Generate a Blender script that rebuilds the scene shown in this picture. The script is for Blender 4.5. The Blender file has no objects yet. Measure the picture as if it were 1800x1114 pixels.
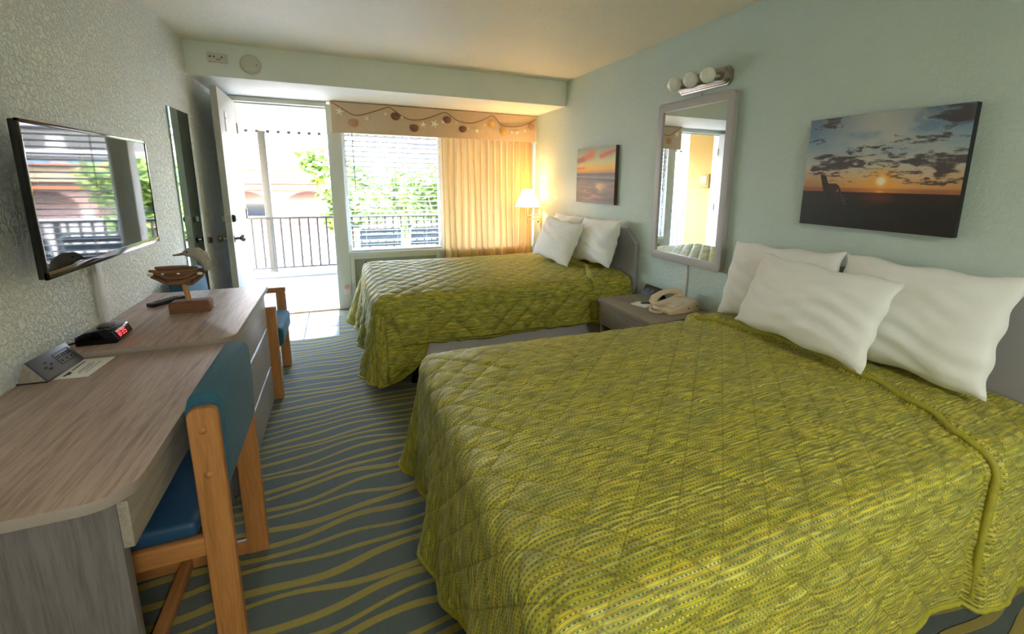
import bpy, bmesh, math, random
import numpy as np
from mathutils import Vector, Matrix

random.seed(7); np.random.seed(7)
SC = bpy.context.scene
COL = SC.collection
PI = math.pi

# ---------------------------------------------------------------- camera
CAM_POS = (0.976, -5.2373, 1.4096)
YAW, PITCH, ROLL = 0.4170, 0.1924, 0.0140
FPX, PPX, PPY = 797.19, 951.34, 471.83
cam = bpy.data.cameras.new('camera')
cam.sensor_width = 36.0
cam.sensor_fit = 'HORIZONTAL'
cam.lens = FPX / 1800 * 36
cam.shift_x = (900 - PPX) / 1800
cam.shift_y = (PPY - 557) / 1800
cam.clip_start = 0.02
cam.clip_end = 400
camo = bpy.data.objects.new('camera', cam)
COL.objects.link(camo)
_fw = Vector((math.sin(YAW) * math.cos(PITCH), math.cos(YAW) * math.cos(PITCH), -math.sin(PITCH)))
_rt = Vector((math.cos(YAW), -math.sin(YAW), 0))
_up = _rt.cross(_fw)
_r2 = math.cos(ROLL) * _rt + math.sin(ROLL) * _up
_u2 = -math.sin(ROLL) * _rt + math.cos(ROLL) * _up
_m = Matrix((_r2, _u2, -_fw)).transposed().to_4x4()
_m.translation = CAM_POS
camo.matrix_world = _m
SC.camera = camo

# ---------------------------------------------------------------- world, sun, portals, exposure
world = bpy.data.worlds.new('sky')
SC.world = world
world.use_nodes = True
wn = world.node_tree
bg = wn.nodes['Background']
sky = wn.nodes.new('ShaderNodeTexSky')
sky.sky_type = 'NISHITA'
sky.sun_disc = False
sky.sun_elevation = math.radians(58)
sky.sun_rotation = math.radians(200)
sky.air_density = 1.0
sky.dust_density = 3.0
sky.ozone_density = 0.6
wn.links.new(sky.outputs[0], bg.inputs[0])
bg.inputs[1].default_value = 0.95

sun = bpy.data.lights.new('sun', 'SUN')
sun.energy = 1.6
sun.angle = math.radians(0.6)
sun.color = (1.0, 0.95, 0.88)
suno = bpy.data.objects.new('sun', sun)
COL.objects.link(suno)
suno.rotation_euler = Vector((-0.42, 0.62, -1.0)).to_track_quat('-Z', 'Y').to_euler()
suno.location = (0, -8, 14)

def portal(name, x0, x1, z0, z1, y):
    l = bpy.data.lights.new(name, 'AREA')
    l.shape = 'RECTANGLE'
    l.size = x1 - x0
    l.size_y = z1 - z0
    l.cycles.is_portal = True
    o = bpy.data.objects.new(name, l)
    COL.objects.link(o)
    o.location = ((x0 + x1) / 2, y, (z0 + z1) / 2)
    o.rotation_euler = (-PI / 2, 0, 0)      # faces -Y, into the room
portal('door_portal', 0.08, 0.90, 0.0, 2.10, 0.13)
portal('window_portal', 1.04, 3.06, 0.62, 2.05, 0.13)

SC.view_settings.view_transform = 'Standard'
SC.view_settings.look = 'None'
SC.view_settings.exposure = 4.2
SC.view_settings.gamma = 1.0
SC.view_settings.use_curve_mapping = False
SC.cycles.max_bounces = 16
SC.cycles.diffuse_bounces = 8
SC.cycles.glossy_bounces = 6
SC.cycles.transparent_max_bounces = 16

FILL_W = 3.5     # power of the added fill lamp behind the camera

# ---------------------------------------------------------------- dimensions
W, H, HS, SOF = 3.144, 2.384, 2.144, 0.915     # room width, ceiling, soffit underside, soffit depth
YR = -7.6                                      # wall behind the camera

# ---------------------------------------------------------------- helpers
def lin(c):
    return tuple(((v / 255) / 12.92 if v / 255 <= 0.04045 else ((v / 255 + 0.055) / 1.055) ** 2.4) for v in c[:3])

class MB:
    """collects verts and faces in world coordinates"""
    def __init__(s):
        s.v, s.f = [], []
    def add(s, vs, fs):
        n = len(s.v)
        s.v += [tuple(p) for p in vs]
        s.f += [tuple(i + n for i in f) for f in fs]
        return s
    def box(s, x0, x1, y0, y1, z0, z1):
        return s.add([(x0, y0, z0), (x1, y0, z0), (x1, y1, z0), (x0, y1, z0), (x0, y0, z1), (x1, y0, z1), (x1, y1, z1), (x0, y1, z1)],
                     [(0, 3, 2, 1), (4, 5, 6, 7), (0, 1, 5, 4), (1, 2, 6, 5), (2, 3, 7, 6), (3, 0, 4, 7)])
    def obox(s, c, size, rot):
        """box of a size turned by a 3x3 matrix about its centre"""
        c = Vector(c); h = Vector(size) / 2
        vs = [c + rot @ Vector((sx * h.x, sy * h.y, sz * h.z)) for sx, sy, sz in
              ((-1, -1, -1), (1, -1, -1), (1, 1, -1), (-1, 1, -1), (-1, -1, 1), (1, -1, 1), (1, 1, 1), (-1, 1, 1))]
        return s.add(vs, [(0, 3, 2, 1), (4, 5, 6, 7), (0, 1, 5, 4), (1, 2, 6, 5), (2, 3, 7, 6), (3, 0, 4, 7)])
    def prism(s, poly, axis, a, b):
        """polygon (list of 2d) extruded along an axis from a to b; 2d is (y,z), (x,z) or (x,y)"""
        def mk(p, t):
            return {'x': (t, p[0], p[1]), 'y': (p[0], t, p[1]), 'z': (p[0], p[1], t)}[axis]
        n = len(poly)
        vs = [mk(p, a) for p in poly] + [mk(p, b) for p in poly]
        fs = [tuple(range(n))[::-1], tuple(range(n, 2 * n))] + [(i, (i + 1) % n, n + (i + 1) % n, n + i) for i in range(n)]
        return s.add(vs, fs)
    def tube(s, pts, r, n=10, closed=False, cap=True):
        pts = [Vector(p) for p in pts]
        m = len(pts)
        rr = r if isinstance(r, (list, tuple)) else [r] * m
        vs, prev = [], None
        for i, p in enumerate(pts):
            if closed:
                t = pts[(i + 1) % m] - pts[(i - 1) % m]
            else:
                t = pts[min(i + 1, m - 1)] - pts[max(i - 1, 0)]
            t.normalize()
            if prev is None:
                a = t.orthogonal().normalized()
            else:
                a = (prev - t * prev.dot(t))
                a = a.normalized() if a.length > 1e-6 else t.orthogonal().normalized()
            prev = a
            b = t.cross(a)
            for k in range(n):
                w = 2 * PI * k / n
                vs.append(p + (a * math.cos(w) + b * math.sin(w)) * rr[i])
        fs = []
        for i in range(m if closed else m - 1):
            j = (i + 1) % m
            for k in range(n):
                l = (k + 1) % n
                fs.append((i * n + k, i * n + l, j * n + l, j * n + k))
        if cap and not closed:
            fs.append(tuple(range(n))[::-1])
            fs.append(tuple(range((m - 1) * n, m * n)))
        return s.add(vs, fs)
    def lathe(s, prof, c, axis='z', n=24):
        """profile [(r, h)] turned about an axis through c"""
        c = Vector(c)
        ax = Vector({'x': (1, 0, 0), 'y': (0, 1, 0), 'z': (0, 0, 1)}[axis]) if isinstance(axis, str) else Vector(axis).normalized()
        a = ax.orthogonal().normalized(); b = ax.cross(a)
        vs = []
        for r, h in prof:
            for k in range(n):
                w = 2 * PI * k / n
                vs.append(c + ax * h + (a * math.cos(w) + b * math.sin(w)) * max(r, 1e-5))
        fs = []
        m = len(prof)
        for i in range(m - 1):
            for k in range(n):
                l = (k + 1) % n
                fs.append((i * n + k, i * n + l, (i + 1) * n + l, (i + 1) * n + k))
        fs.append(tuple(range(n))[::-1]); fs.append(tuple(range((m - 1) * n, m * n)))
        return s.add(vs, fs)
    def ball(s, c, r, n=20, sc=(1, 1, 1)):
        c = Vector(c); m = n // 2
        vs = []
        for i in range(m + 1):
            ph = PI * i / m
            for k in range(n):
                th = 2 * PI * k / n
                vs.append(c + Vector((r * sc[0] * math.sin(ph) * math.cos(th), r * sc[1] * math.sin(ph) * math.sin(th), r * sc[2] * math.cos(ph))))
        fs = [(i * n + k, (i + 1) * n + k, (i + 1) * n + (k + 1) % n, i * n + (k + 1) % n) for i in range(m) for k in range(n)]
        return s.add(vs, fs)

def root_offset(p):
    v = Vector((0, 0, 0))
    while p is not None:
        v += p.location
        p = p.parent
    return v

def obj(name, mb, mat, parent=None, bevel=0, seg=2, smooth=None, local=False, loc=None, merge=False):
    """one mesh object; verts come in world coordinates unless local is set"""
    me = bpy.data.meshes.new(name)
    off = Vector((0, 0, 0)) if local else root_offset(parent)
    if loc is not None and not local:
        off = off + Vector(loc)
    me.from_pydata([tuple(Vector(p) - off) for p in mb.v], [], mb.f)
    bm = bmesh.new(); bm.from_mesh(me)
    if merge:
        bmesh.ops.remove_doubles(bm, verts=bm.verts, dist=1e-5)
    bmesh.ops.dissolve_degenerate(bm, edges=bm.edges, dist=1e-6)
    bmesh.ops.recalc_face_normals(bm, faces=bm.faces)
    if bevel:
        es = [e for e in bm.edges if len(e.link_faces) == 2 and e.calc_face_angle(0) > 0.5]
        bmesh.ops.bevel(bm, geom=es, offset=bevel, segments=seg, profile=0.6, affect='EDGES', clamp_overlap=True)
    bm.to_mesh(me); bm.free()
    if smooth is not None or bevel:
        me.polygons.foreach_set('use_smooth', [True] * len(me.polygons))
        me.set_sharp_from_angle(angle=math.radians(smooth if smooth else 35))
    if isinstance(mat, (list, tuple)):
        for m_ in mat: me.materials.append(m_)
    else:
        me.materials.append(mat)
    o = bpy.data.objects.new(name, me)
    COL.objects.link(o)
    o.parent = parent
    if loc is not None: o.location = loc
    return o

def tag(o, label, cat=None, group=None, kind=None):
    if label: o['label'] = label
    if cat: o['category'] = cat
    if group: o['group'] = group
    if kind: o['kind'] = kind
    return o

def thing(name, label, cat, loc=(0, 0, 0), rz=0, group=None):
    o = bpy.data.objects.new(name, None)
    o.empty_display_size = 0.05
    COL.objects.link(o)
    o.location = loc
    o.rotation_euler = (0, 0, rz)
    return tag(o, label, cat, group)

def struct(o, label=None):
    o['kind'] = 'structure'
    if label: o['label'] = label
    return o

def copy_tree(o, parent=None):
    c = o.copy(); COL.objects.link(c); c.parent = parent
    for ch in list(o.children): copy_tree(ch, c)
    return c

def rrect(x0, x1, y0, y1, r, corners=(1, 1, 1, 1), n=6):
    """rounded rectangle polygon; corners in order (x0y0, x1y0, x1y1, x0y1)"""
    out = []
    for i, (cx, cy, a0) in enumerate(((x0, y0, PI), (x1, y0, 1.5 * PI), (x1, y1, 0), (x0, y1, .5 * PI))):
        rr = r * corners[i]
        if rr < 1e-6: out.append((cx, cy)); continue
        ox = cx + rr * (1 if i in (0, 3) else -1); oy = cy + rr * (1 if i in (0, 1) else -1)
        for k in range(n + 1):
            a = a0 + .5 * PI * k / n
            out.append((ox + rr * math.cos(a), oy + rr * math.sin(a)))
    return out

# ---------------------------------------------------------------- materials
def newmat(name):
    m = bpy.data.materials.new(name); m.use_nodes = True
    nt = m.node_tree
    return m, nt, nt.nodes['Principled BSDF']

class NT:
    """small wrapper for building node graphs"""
    def __init__(s, nt): s.nt = nt
    def n(s, typ, **kw):
        nd = s.nt.nodes.new(typ)
        for k, v in kw.items():
            if k.startswith('i_'):
                key = k[2:]
                nd.inputs[int(key) if key.isdigit() else key.replace('_', ' ')].default_value = v
            else: setattr(nd, k, v)
        return nd
    def l(s, a, b): s.nt.links.new(a, b)
    def math(s, op, a, b=None, c=None):
        nd = s.nt.nodes.new('ShaderNodeMath'); nd.operation = op
        for i, v in enumerate((a, b, c)):
            if v is None: continue
            if hasattr(v, 'is_output'): s.l(v, nd.inputs[i])
            else: nd.inputs[i].default_value = v
        return nd.outputs[0]
    def mix(s, fac, a, b, blend='MIX'):
        nd = s.nt.nodes.new('ShaderNodeMix'); nd.data_type = 'RGBA'; nd.blend_type = blend
        for i, v in ((0, fac), (6, a), (7, b)):
            if hasattr(v, 'is_output'): s.l(v, nd.inputs[i])
            else: nd.inputs[i].default_value = v if i == 0 else (*v[:3], 1)
        return nd.outputs[2]
    def ramp(s, fac, stops):
        nd = s.nt.nodes.new('ShaderNodeValToRGB')
        while len(nd.color_ramp.elements) < len(stops): nd.color_ramp.elements.new(0.5)
        for e, (p, c) in zip(nd.color_ramp.elements, stops):
            e.position = p; e.color = (*c[:3], 1)
        s.l(fac, nd.inputs[0]); return nd.outputs[0]
    def coords(s, kind='Object', scale=(1, 1, 1)):
        tc = s.n('ShaderNodeTexCoord'); mp = s.n('ShaderNodeMapping')
        mp.inputs['Scale'].default_value = scale
        s.l(tc.outputs[kind], mp.inputs[0]); return mp.outputs[0]
    def noise(s, vec, scale, detail=3, rough=.55, dist=0):
        nd = s.n('ShaderNodeTexNoise'); nd.inputs['Scale'].default_value = scale
        nd.inputs['Detail'].default_value = detail; nd.inputs['Roughness'].default_value = rough
        nd.inputs['Distortion'].default_value = dist
        s.l(vec, nd.inputs['Vector']); return nd.outputs['Fac']
    def bump(s, h, bsdf, strength=.3, dist=.01):
        nd = s.n('ShaderNodeBump'); nd.inputs['Strength'].default_value = strength; nd.inputs['Distance'].default_value = dist
        s.l(h, nd.inputs['Height']); s.l(nd.outputs[0], bsdf.inputs['Normal'])

def mat(name, rgb, rough=.6, metal=0, vary=0.0, vscale=6, bump=None, spec=.5, emit=None, sheen=0):
    """rgb in sRGB 0..255; vary: brightness noise amount; bump: (scale, strength, distance)"""
    m, nt, b = newmat(name); g = NT(nt)
    c = lin(rgb)
    b.inputs['Roughness'].default_value = rough
    b.inputs['Metallic'].default_value = metal
    b.inputs['Specular IOR Level'].default_value = spec
    if sheen: b.inputs['Sheen Weight'].default_value = sheen
    v = g.coords()
    if vary:
        f = g.noise(v, vscale, 4)
        g.l(g.mix(f, [x * (1 - vary) for x in c], [min(1, x * (1 + vary)) for x in c]), b.inputs['Base Color'])
    else:
        b.inputs['Base Color'].default_value = (*c, 1)
    if bump: g.bump(g.noise(v, bump[0], 4), b, bump[1], bump[2])
    if emit:
        b.inputs['Emission Color'].default_value = (*lin(emit[0]), 1)
        b.inputs['Emission Strength'].default_value = emit[1]
    return m

def wall_paint(name, rgb, strength=.5, scale=38):
    m, nt, b = newmat(name); g = NT(nt)
    v = g.coords()
    f1 = g.noise(v, scale, 5, .6, .8); f2 = g.noise(v, 2.0, 2)
    c = lin(rgb)
    g.l(g.mix(f2, [x * .95 for x in c], [min(1, x * 1.04) for x in c]), b.inputs['Base Color'])
    b.inputs['Roughness'].default_value = .55
    r = g.ramp(f1, [(.42, (0, 0, 0)), (.58, (1, 1, 1))])
    g.bump(r, b, strength, .004 if strength < .9 else .0065)
    return m

def wood(name, light, dark, axis='y', rough=.4, fine=1.0, contrast=1.0, rings=True):
    m, nt, b = newmat(name); g = NT(nt)
    sc = {'x': (1.3, 22, 22), 'y': (22, 1.3, 22), 'z': (22, 22, 1.3)}[axis]
    v = g.coords('Object', sc)
    f = g.noise(v, 1.6 * fine, 6, .62, 1.2)
    sc2 = tuple(x * 6 for x in sc)
    f2 = g.noise(g.coords('Object', sc2), 1.6 * fine, 3, .6)
    k = g.math('ADD', g.math('MULTIPLY', f, .65), g.math('MULTIPLY', f2, .35))
    w = .16 / contrast
    col = g.ramp(k, [(.5 - w, lin(dark)), (.5 + w * .4, lin(light)), (.5 + w * 1.4, [min(1, x * 1.12) for x in lin(light)])])
    g.l(col, b.inputs['Base Color'])
    b.inputs['Roughness'].default_value = rough
    g.bump(f2, b, .08, .002)
    return m

def fabric(name, rgb, rough=.9, vary=.15, weave=900, vscale=30):
    m, nt, b = newmat(name); g = NT(nt)
    v = g.coords(); c = lin(rgb)
    f = g.noise(v, vscale, 5, .7)
    g.l(g.mix(f, [x * (1 - vary * 1.6) for x in c], [min(1, x * (1 + vary * 1.6)) for x in c]), b.inputs['Base Color'])
    b.inputs['Roughness'].default_value = rough
    b.inputs['Sheen Weight'].default_value = .06
    g.bump(g.noise(v, weave, 2), b, .25, .001)
    return m

def translucent(name, rgb, fac, rough=.8, vary=.0):
    m, nt, b = newmat(name); g = NT(nt)
    b.inputs['Base Color'].default_value = (*lin(rgb), 1); b.inputs['Roughness'].default_value = rough
    t = g.n('ShaderNodeBsdfTranslucent'); t.inputs[0].default_value = (*lin(rgb), 1)
    if vary:
        f = g.noise(g.coords('Object', (60, 60, 2)), 1, 3)
        c = lin(rgb); k = g.mix(f, [x * (1 - vary) for x in c], c)
        g.l(k, b.inputs['Base Color']); g.l(k, t.inputs[0])
    mx = g.n('ShaderNodeMixShader'); mx.inputs[0].default_value = fac
    g.l(b.outputs[0], mx.inputs[1]); g.l(t.outputs[0], mx.inputs[2])
    g.l(mx.outputs[0], nt.nodes['Material Output'].inputs[0])
    return m

def pane_glass(name, tint=(1, 1, 1), refl=.07):
    m, nt, b = newmat(name); g = NT(nt)
    t = g.n('ShaderNodeBsdfTransparent'); t.inputs[0].default_value = (*tint, 1)
    gl = g.n('ShaderNodeBsdfGlossy'); gl.inputs['Roughness'].default_value = .02
    mx = g.n('ShaderNodeMixShader'); mx.inputs[0].default_value = refl
    g.l(t.outputs[0], mx.inputs[1]); g.l(gl.outputs[0], mx.inputs[2])
    g.l(mx.outputs[0], nt.nodes['Material Output'].inputs[0])
    nt.nodes.remove(b)
    return m

M = {}
M['wall'] = wall_paint('mint_wall_paint', (196, 211, 205), .35, 34)
M['wall_tex'] = wall_paint('textured_wall_paint', (238, 240, 231), 1.0, 44)
M['ceiling'] = wall_paint('ceiling_paint', (236, 230, 212), .35, 30)
M['trim'] = mat('trim_paint', (212, 214, 204), .45, vary=.03, bump=(60, .05, .002))
M['soffit'] = mat('soffit_paint', (240, 242, 234), .6, vary=.03, bump=(40, .15, .003))
M['door'] = mat('door_paint', (182, 179, 169), .4, vary=.03, vscale=3)
M['tile'] = mat('white_floor_tile', (196, 194, 188), .16, vary=.03, vscale=9)
M['grout'] = mat('grout', (92, 90, 86), .9, vary=.1)
M['desk_top'] = wood('grey_laminate_along', (190, 165, 152), (144, 118, 106), 'y', .42, contrast=1.0)
M['desk_side'] = wood('grey_laminate_upright', (118, 110, 109), (84, 78, 77), 'z', .45, contrast=.9)
M['desk_front'] = wood('grey_laminate_front', (160, 150, 138), (126, 116, 105), 'y', .45, contrast=.8)
M['oak'] = wood('oak_frame', (190, 130, 74), (152, 97, 52), 'z', .4, 1.2, contrast=.8)
M['oak_x'] = wood('oak_frame_level', (190, 130, 74), (152, 97, 52), 'x', .4, 1.2, contrast=.8)
M['oak_y'] = wood('oak_frame_cross', (184, 125, 70), (148, 94, 50), 'y', .4, 1.2, contrast=.8)
M['blue'] = fabric('teal_blue_upholstery', (46, 92, 114), vary=.22, vscale=120)
M['blue_vinyl'] = mat('dark_blue_seat', (34, 72, 104), .5, vary=.15, vscale=40, bump=(300, .15, .001))
M['black'] = mat('black_plastic', (16, 16, 18), .3, vary=.1)
M['black_gloss'] = mat('glossy_black_plastic', (8, 8, 10), .08)
M['screen'] = mat('tv_screen', (6, 6, 8), .03, spec=1.0)
M['grey_plastic'] = mat('slate_plastic', (66, 72, 84), .45, vary=.05)
M['dark'] = mat('dark_slot', (10, 10, 11), .7)
M['nickel'] = mat('brushed_nickel', (176, 168, 156), .28, metal=1, vary=.05, vscale=60)
M['chrome'] = mat('polished_knob_metal', (150, 146, 140), .16, metal=1)
M['mirror'] = mat('mirror_silver', (236, 240, 240), .01, metal=1)
M['mirror_teal'] = mat('aged_mirror_silver', (198, 222, 224), .02, metal=1)
M['frame_grey'] = mat('grey_mirror_frame', (176, 170, 170), .4, vary=.05)
M['headboard'] = mat('grey_headboard_laminate', (150, 148, 150), .45, vary=.05, vscale=12)
M['nightstand'] = wood('taupe_laminate', (152, 140, 126), (128, 116, 103), 'y', .45, contrast=.7)
M['beige'] = mat('beige_phone_plastic', (220, 200, 170), .4, vary=.03)
M['white_plastic'] = mat('white_plastic', (225, 222, 212), .4, vary=.02)
M['device'] = mat('ivory_device_plastic', (214, 208, 192), .5, vary=.03)
M['paper'] = mat('white_card', (238, 236, 230), .8, vary=.02)
M['ink'] = mat('printed_ink', (60, 58, 60), .8)
M['cotton'] = mat('white_cotton', (236, 236, 234), .85, vary=.03, vscale=5, bump=(70, .18, .004), sheen=.2)
M['boxspring'] = mat('pale_grey_box_spring', (198, 196, 194), .85, vary=.06, bump=(300, .1, .001))
M['mattress'] = mat('white_mattress', (225, 222, 214), .9, vary=.04)
M['steel'] = mat('black_bed_frame', (20, 20, 20), .4, metal=.6, vary=.1)
M['valance'] = fabric('tan_valance_fabric', (214, 186, 156), vary=.05, weave=500)
M['valance_back'] = mat('cream_valance_return', (236, 226, 200), .8, vary=.03)
M['rope'] = mat('twine', (150, 116, 80), .9, vary=.2, vscale=200)
M['shell_tan'] = mat('tan_seashell', (190, 140, 105), .5, vary=.3, vscale=70)
M['shell_brown'] = mat('brown_seashell', (130, 88, 72), .5, vary=.35, vscale=70)
M['shell_yellow'] = mat('yellow_seashell', (222, 176, 92), .5, vary=.3, vscale=70)
M['star'] = mat('cream_starfish', (252, 240, 216), .7, vary=.12, vscale=90)
M['curtain'] = translucent('cream_curtain', (226, 194, 138), .24, .85, .12)
M['slat'] = translucent('white_blind_slat', (236, 238, 240), .3, .5)
M['wand'] = mat('smoky_wand', (120, 118, 112), .3)
M['shade'] = translucent('cream_lamp_shade', (248, 238, 214), .6, .8)
M['brass'] = mat('cream_enamel_lamp_metal', (226, 206, 170), .35, vary=.03)
M['bulb'] = mat('frosted_globe', (240, 238, 230), .25, vary=.01)
M['glass'] = pane_glass('window_glass')
M['driftwood'] = wood('driftwood', (150, 112, 80), (92, 62, 42), 'x', .85, 2, contrast=.7)
M['driftbase'] = wood('driftwood_base', (140, 96, 66), (96, 62, 42), 'x', .7, 1.5, contrast=.7)
M['post_wood'] = wood('pale_dowel', (214, 170, 120), (176, 124, 78), 'z', .8, 2)
M['bird_head'] = mat('speckled_grey_rope_head', (186, 178, 168), .95, vary=.45, vscale=130, bump=(130, 1.0, .008))
M['cable_cover'] = mat('pale_cable_cover', (206, 204, 200), .5, vary=.02)
M['ac'] = mat('grey_green_ac_grille', (150, 158, 144), .5, vary=.04)
M['pink'] = mat('pink_outlet_guard', (226, 172, 152), .5, vary=.05)
M['yellow'] = wall_paint('yellow_stucco', (178, 134, 44), .5, 30)
M['ext_white'] = mat('white_stucco', (122, 121, 119), .85, vary=.04, vscale=.6)
M['porch_white'] = mat('bright_white_paint', (222, 220, 214), .7, vary=.02)
M['ext_cream'] = mat('cream_stucco', (106, 91, 70), .85, vary=.04, vscale=.6)
M['ext_orange'] = mat('orange_trim', (98, 50, 14), .8, vary=.05)
M['ext_pink'] = mat('pinkish_stucco', (92, 68, 60), .85, vary=.05)
M['ext_glass'] = mat('dark_window_glass', (26, 30, 36), .15)
M['ext_grey'] = mat('grey_band', (58, 60, 66), .7, vary=.05)
M['ext_blue'] = mat('pale_blue_panel', (70, 106, 126), .6, vary=.05)
M['concrete'] = mat('balcony_concrete', (98, 96, 94), .75, vary=.08, vscale=3, bump=(120, .1, .002))
M['asphalt'] = mat('pale_pavement', (84, 83, 82), .9, vary=.08, vscale=.5)
M['post_grey'] = mat('grey_post_paint', (82, 79, 74), .5, vary=.03)
M['rail'] = mat('grey_railing_paint', (46, 44, 44), .5, vary=.03)
M['brick'] = mat('pale_red_brick', (104, 60, 47), .9, vary=.2, vscale=2)
M['bark'] = mat('grey_bark', (110, 92, 74), .9, vary=.25, vscale=8)
M['leaf'] = translucent('bright_green_leaf', (52, 76, 14), .4, .6, .0)
M['leaf_b'] = translucent('yellow_green_leaf', (84, 104, 20), .4, .6, .0)
M['sling'] = mat('charcoal_chair_sling', (70, 74, 80), .7, vary=.1)
M['white_metal'] = mat('white_powder_coat', (226, 226, 222), .4)
M['red_led'] = mat('red_led', (200, 40, 40), .4, emit=((255, 40, 46), .12))
M['clock_face'] = mat('dark_red_display', (46, 8, 12), .1)

def carpet_material():
    m, nt, b = newmat('teal_carpet_with_gold_waves'); g = NT(nt)
    tc = g.n('ShaderNodeTexCoord'); sp = g.n('ShaderNodeSeparateXYZ')
    g.l(tc.outputs['Object'], sp.inputs[0])
    x, y = sp.outputs[0], sp.outputs[1]
    def family(pitch, shift, amp, wmin, wmax, seed):
        # long wandering lines, each with its own phase
        cv = g.n('ShaderNodeCombineXYZ')
        g.l(g.math('MULTIPLY', x, 1.1), cv.inputs[0]); g.l(g.math('MULTIPLY', y, .9), cv.inputs[1]); cv.inputs[2].default_value = seed
        wander = g.math('MULTIPLY', g.math('SUBTRACT', g.noise(cv.outputs[0], 1.3, 1), .5), .22)
        slope = g.math('MULTIPLY', x, -.05)
        t = g.math('ADD', g.math('DIVIDE', g.math('ADD', g.math('ADD', y, wander), slope), pitch), shift)
        cell = g.math('FLOOR', t); fr = g.math('SUBTRACT', t, cell)
        wn_ = g.n('ShaderNodeTexWhiteNoise'); wn_.noise_dimensions = '1D'
        g.l(g.math('ADD', cell, seed), wn_.inputs['W'])
        ph = g.math('MULTIPLY', wn_.outputs['Value'], 40.0)
        s1 = g.math('SINE', g.math('ADD', g.math('MULTIPLY', x, 4.6), ph))
        s2 = g.math('SINE', g.math('ADD', g.math('MULTIPLY', x, 10.5), g.math('MULTIPLY', ph, 1.7)))
        cen = g.math('ADD', .5, g.math('MULTIPLY', g.math('ADD', g.math('MULTIPLY', s1, .7), g.math('MULTIPLY', s2, .45)), amp))
        d = g.math('ABSOLUTE', g.math('SUBTRACT', fr, cen))
        wv = g.math('SINE', g.math('ADD', g.math('MULTIPLY', x, 3.1), g.math('MULTIPLY', ph, 2.3)))
        wid = g.math('ADD', (wmin + wmax) / 2, g.math('MULTIPLY', wv, (wmax - wmin) / 2))
        ed = g.math('SUBTRACT', wid, d)
        nd = g.n('ShaderNodeMapRange'); nd.interpolation_type = 'SMOOTHSTEP'
        nd.inputs['From Min'].default_value = -.035; nd.inputs['From Max'].default_value = .035
        g.l(ed, nd.inputs['Value']); return nd.outputs[0]
    a = family(.071, .0, .30, .12, .22, 3.0)
    line = a
    fz = g.noise(g.coords('Object', (1, 1, 1)), 420, 2)
    rib = g.math('SINE', g.math('MULTIPLY', x, 900))
    big = g.noise(g.coords(), 3, 3)
    base = g.mix(fz, lin((54, 64, 58)), lin((94, 104, 92)))
    base = g.mix(g.math('MULTIPLY', big, .35), base, lin((84, 92, 80)))
    gold = g.mix(fz, lin((120, 104, 24)), lin((178, 158, 58)))
    col = g.mix(line, base, gold)
    g.l(col, b.inputs['Base Color'])
    b.inputs['Roughness'].default_value = .95
    b.inputs['Sheen Weight'].default_value = .2
    h = g.math('ADD', g.math('MULTIPLY', line, 1.0), g.math('ADD', g.math('MULTIPLY', fz, .35), g.math('MULTIPLY', rib, .08)))
    g.bump(h, b, .7, .006)
    return m
M['carpet'] = carpet_material()

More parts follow.
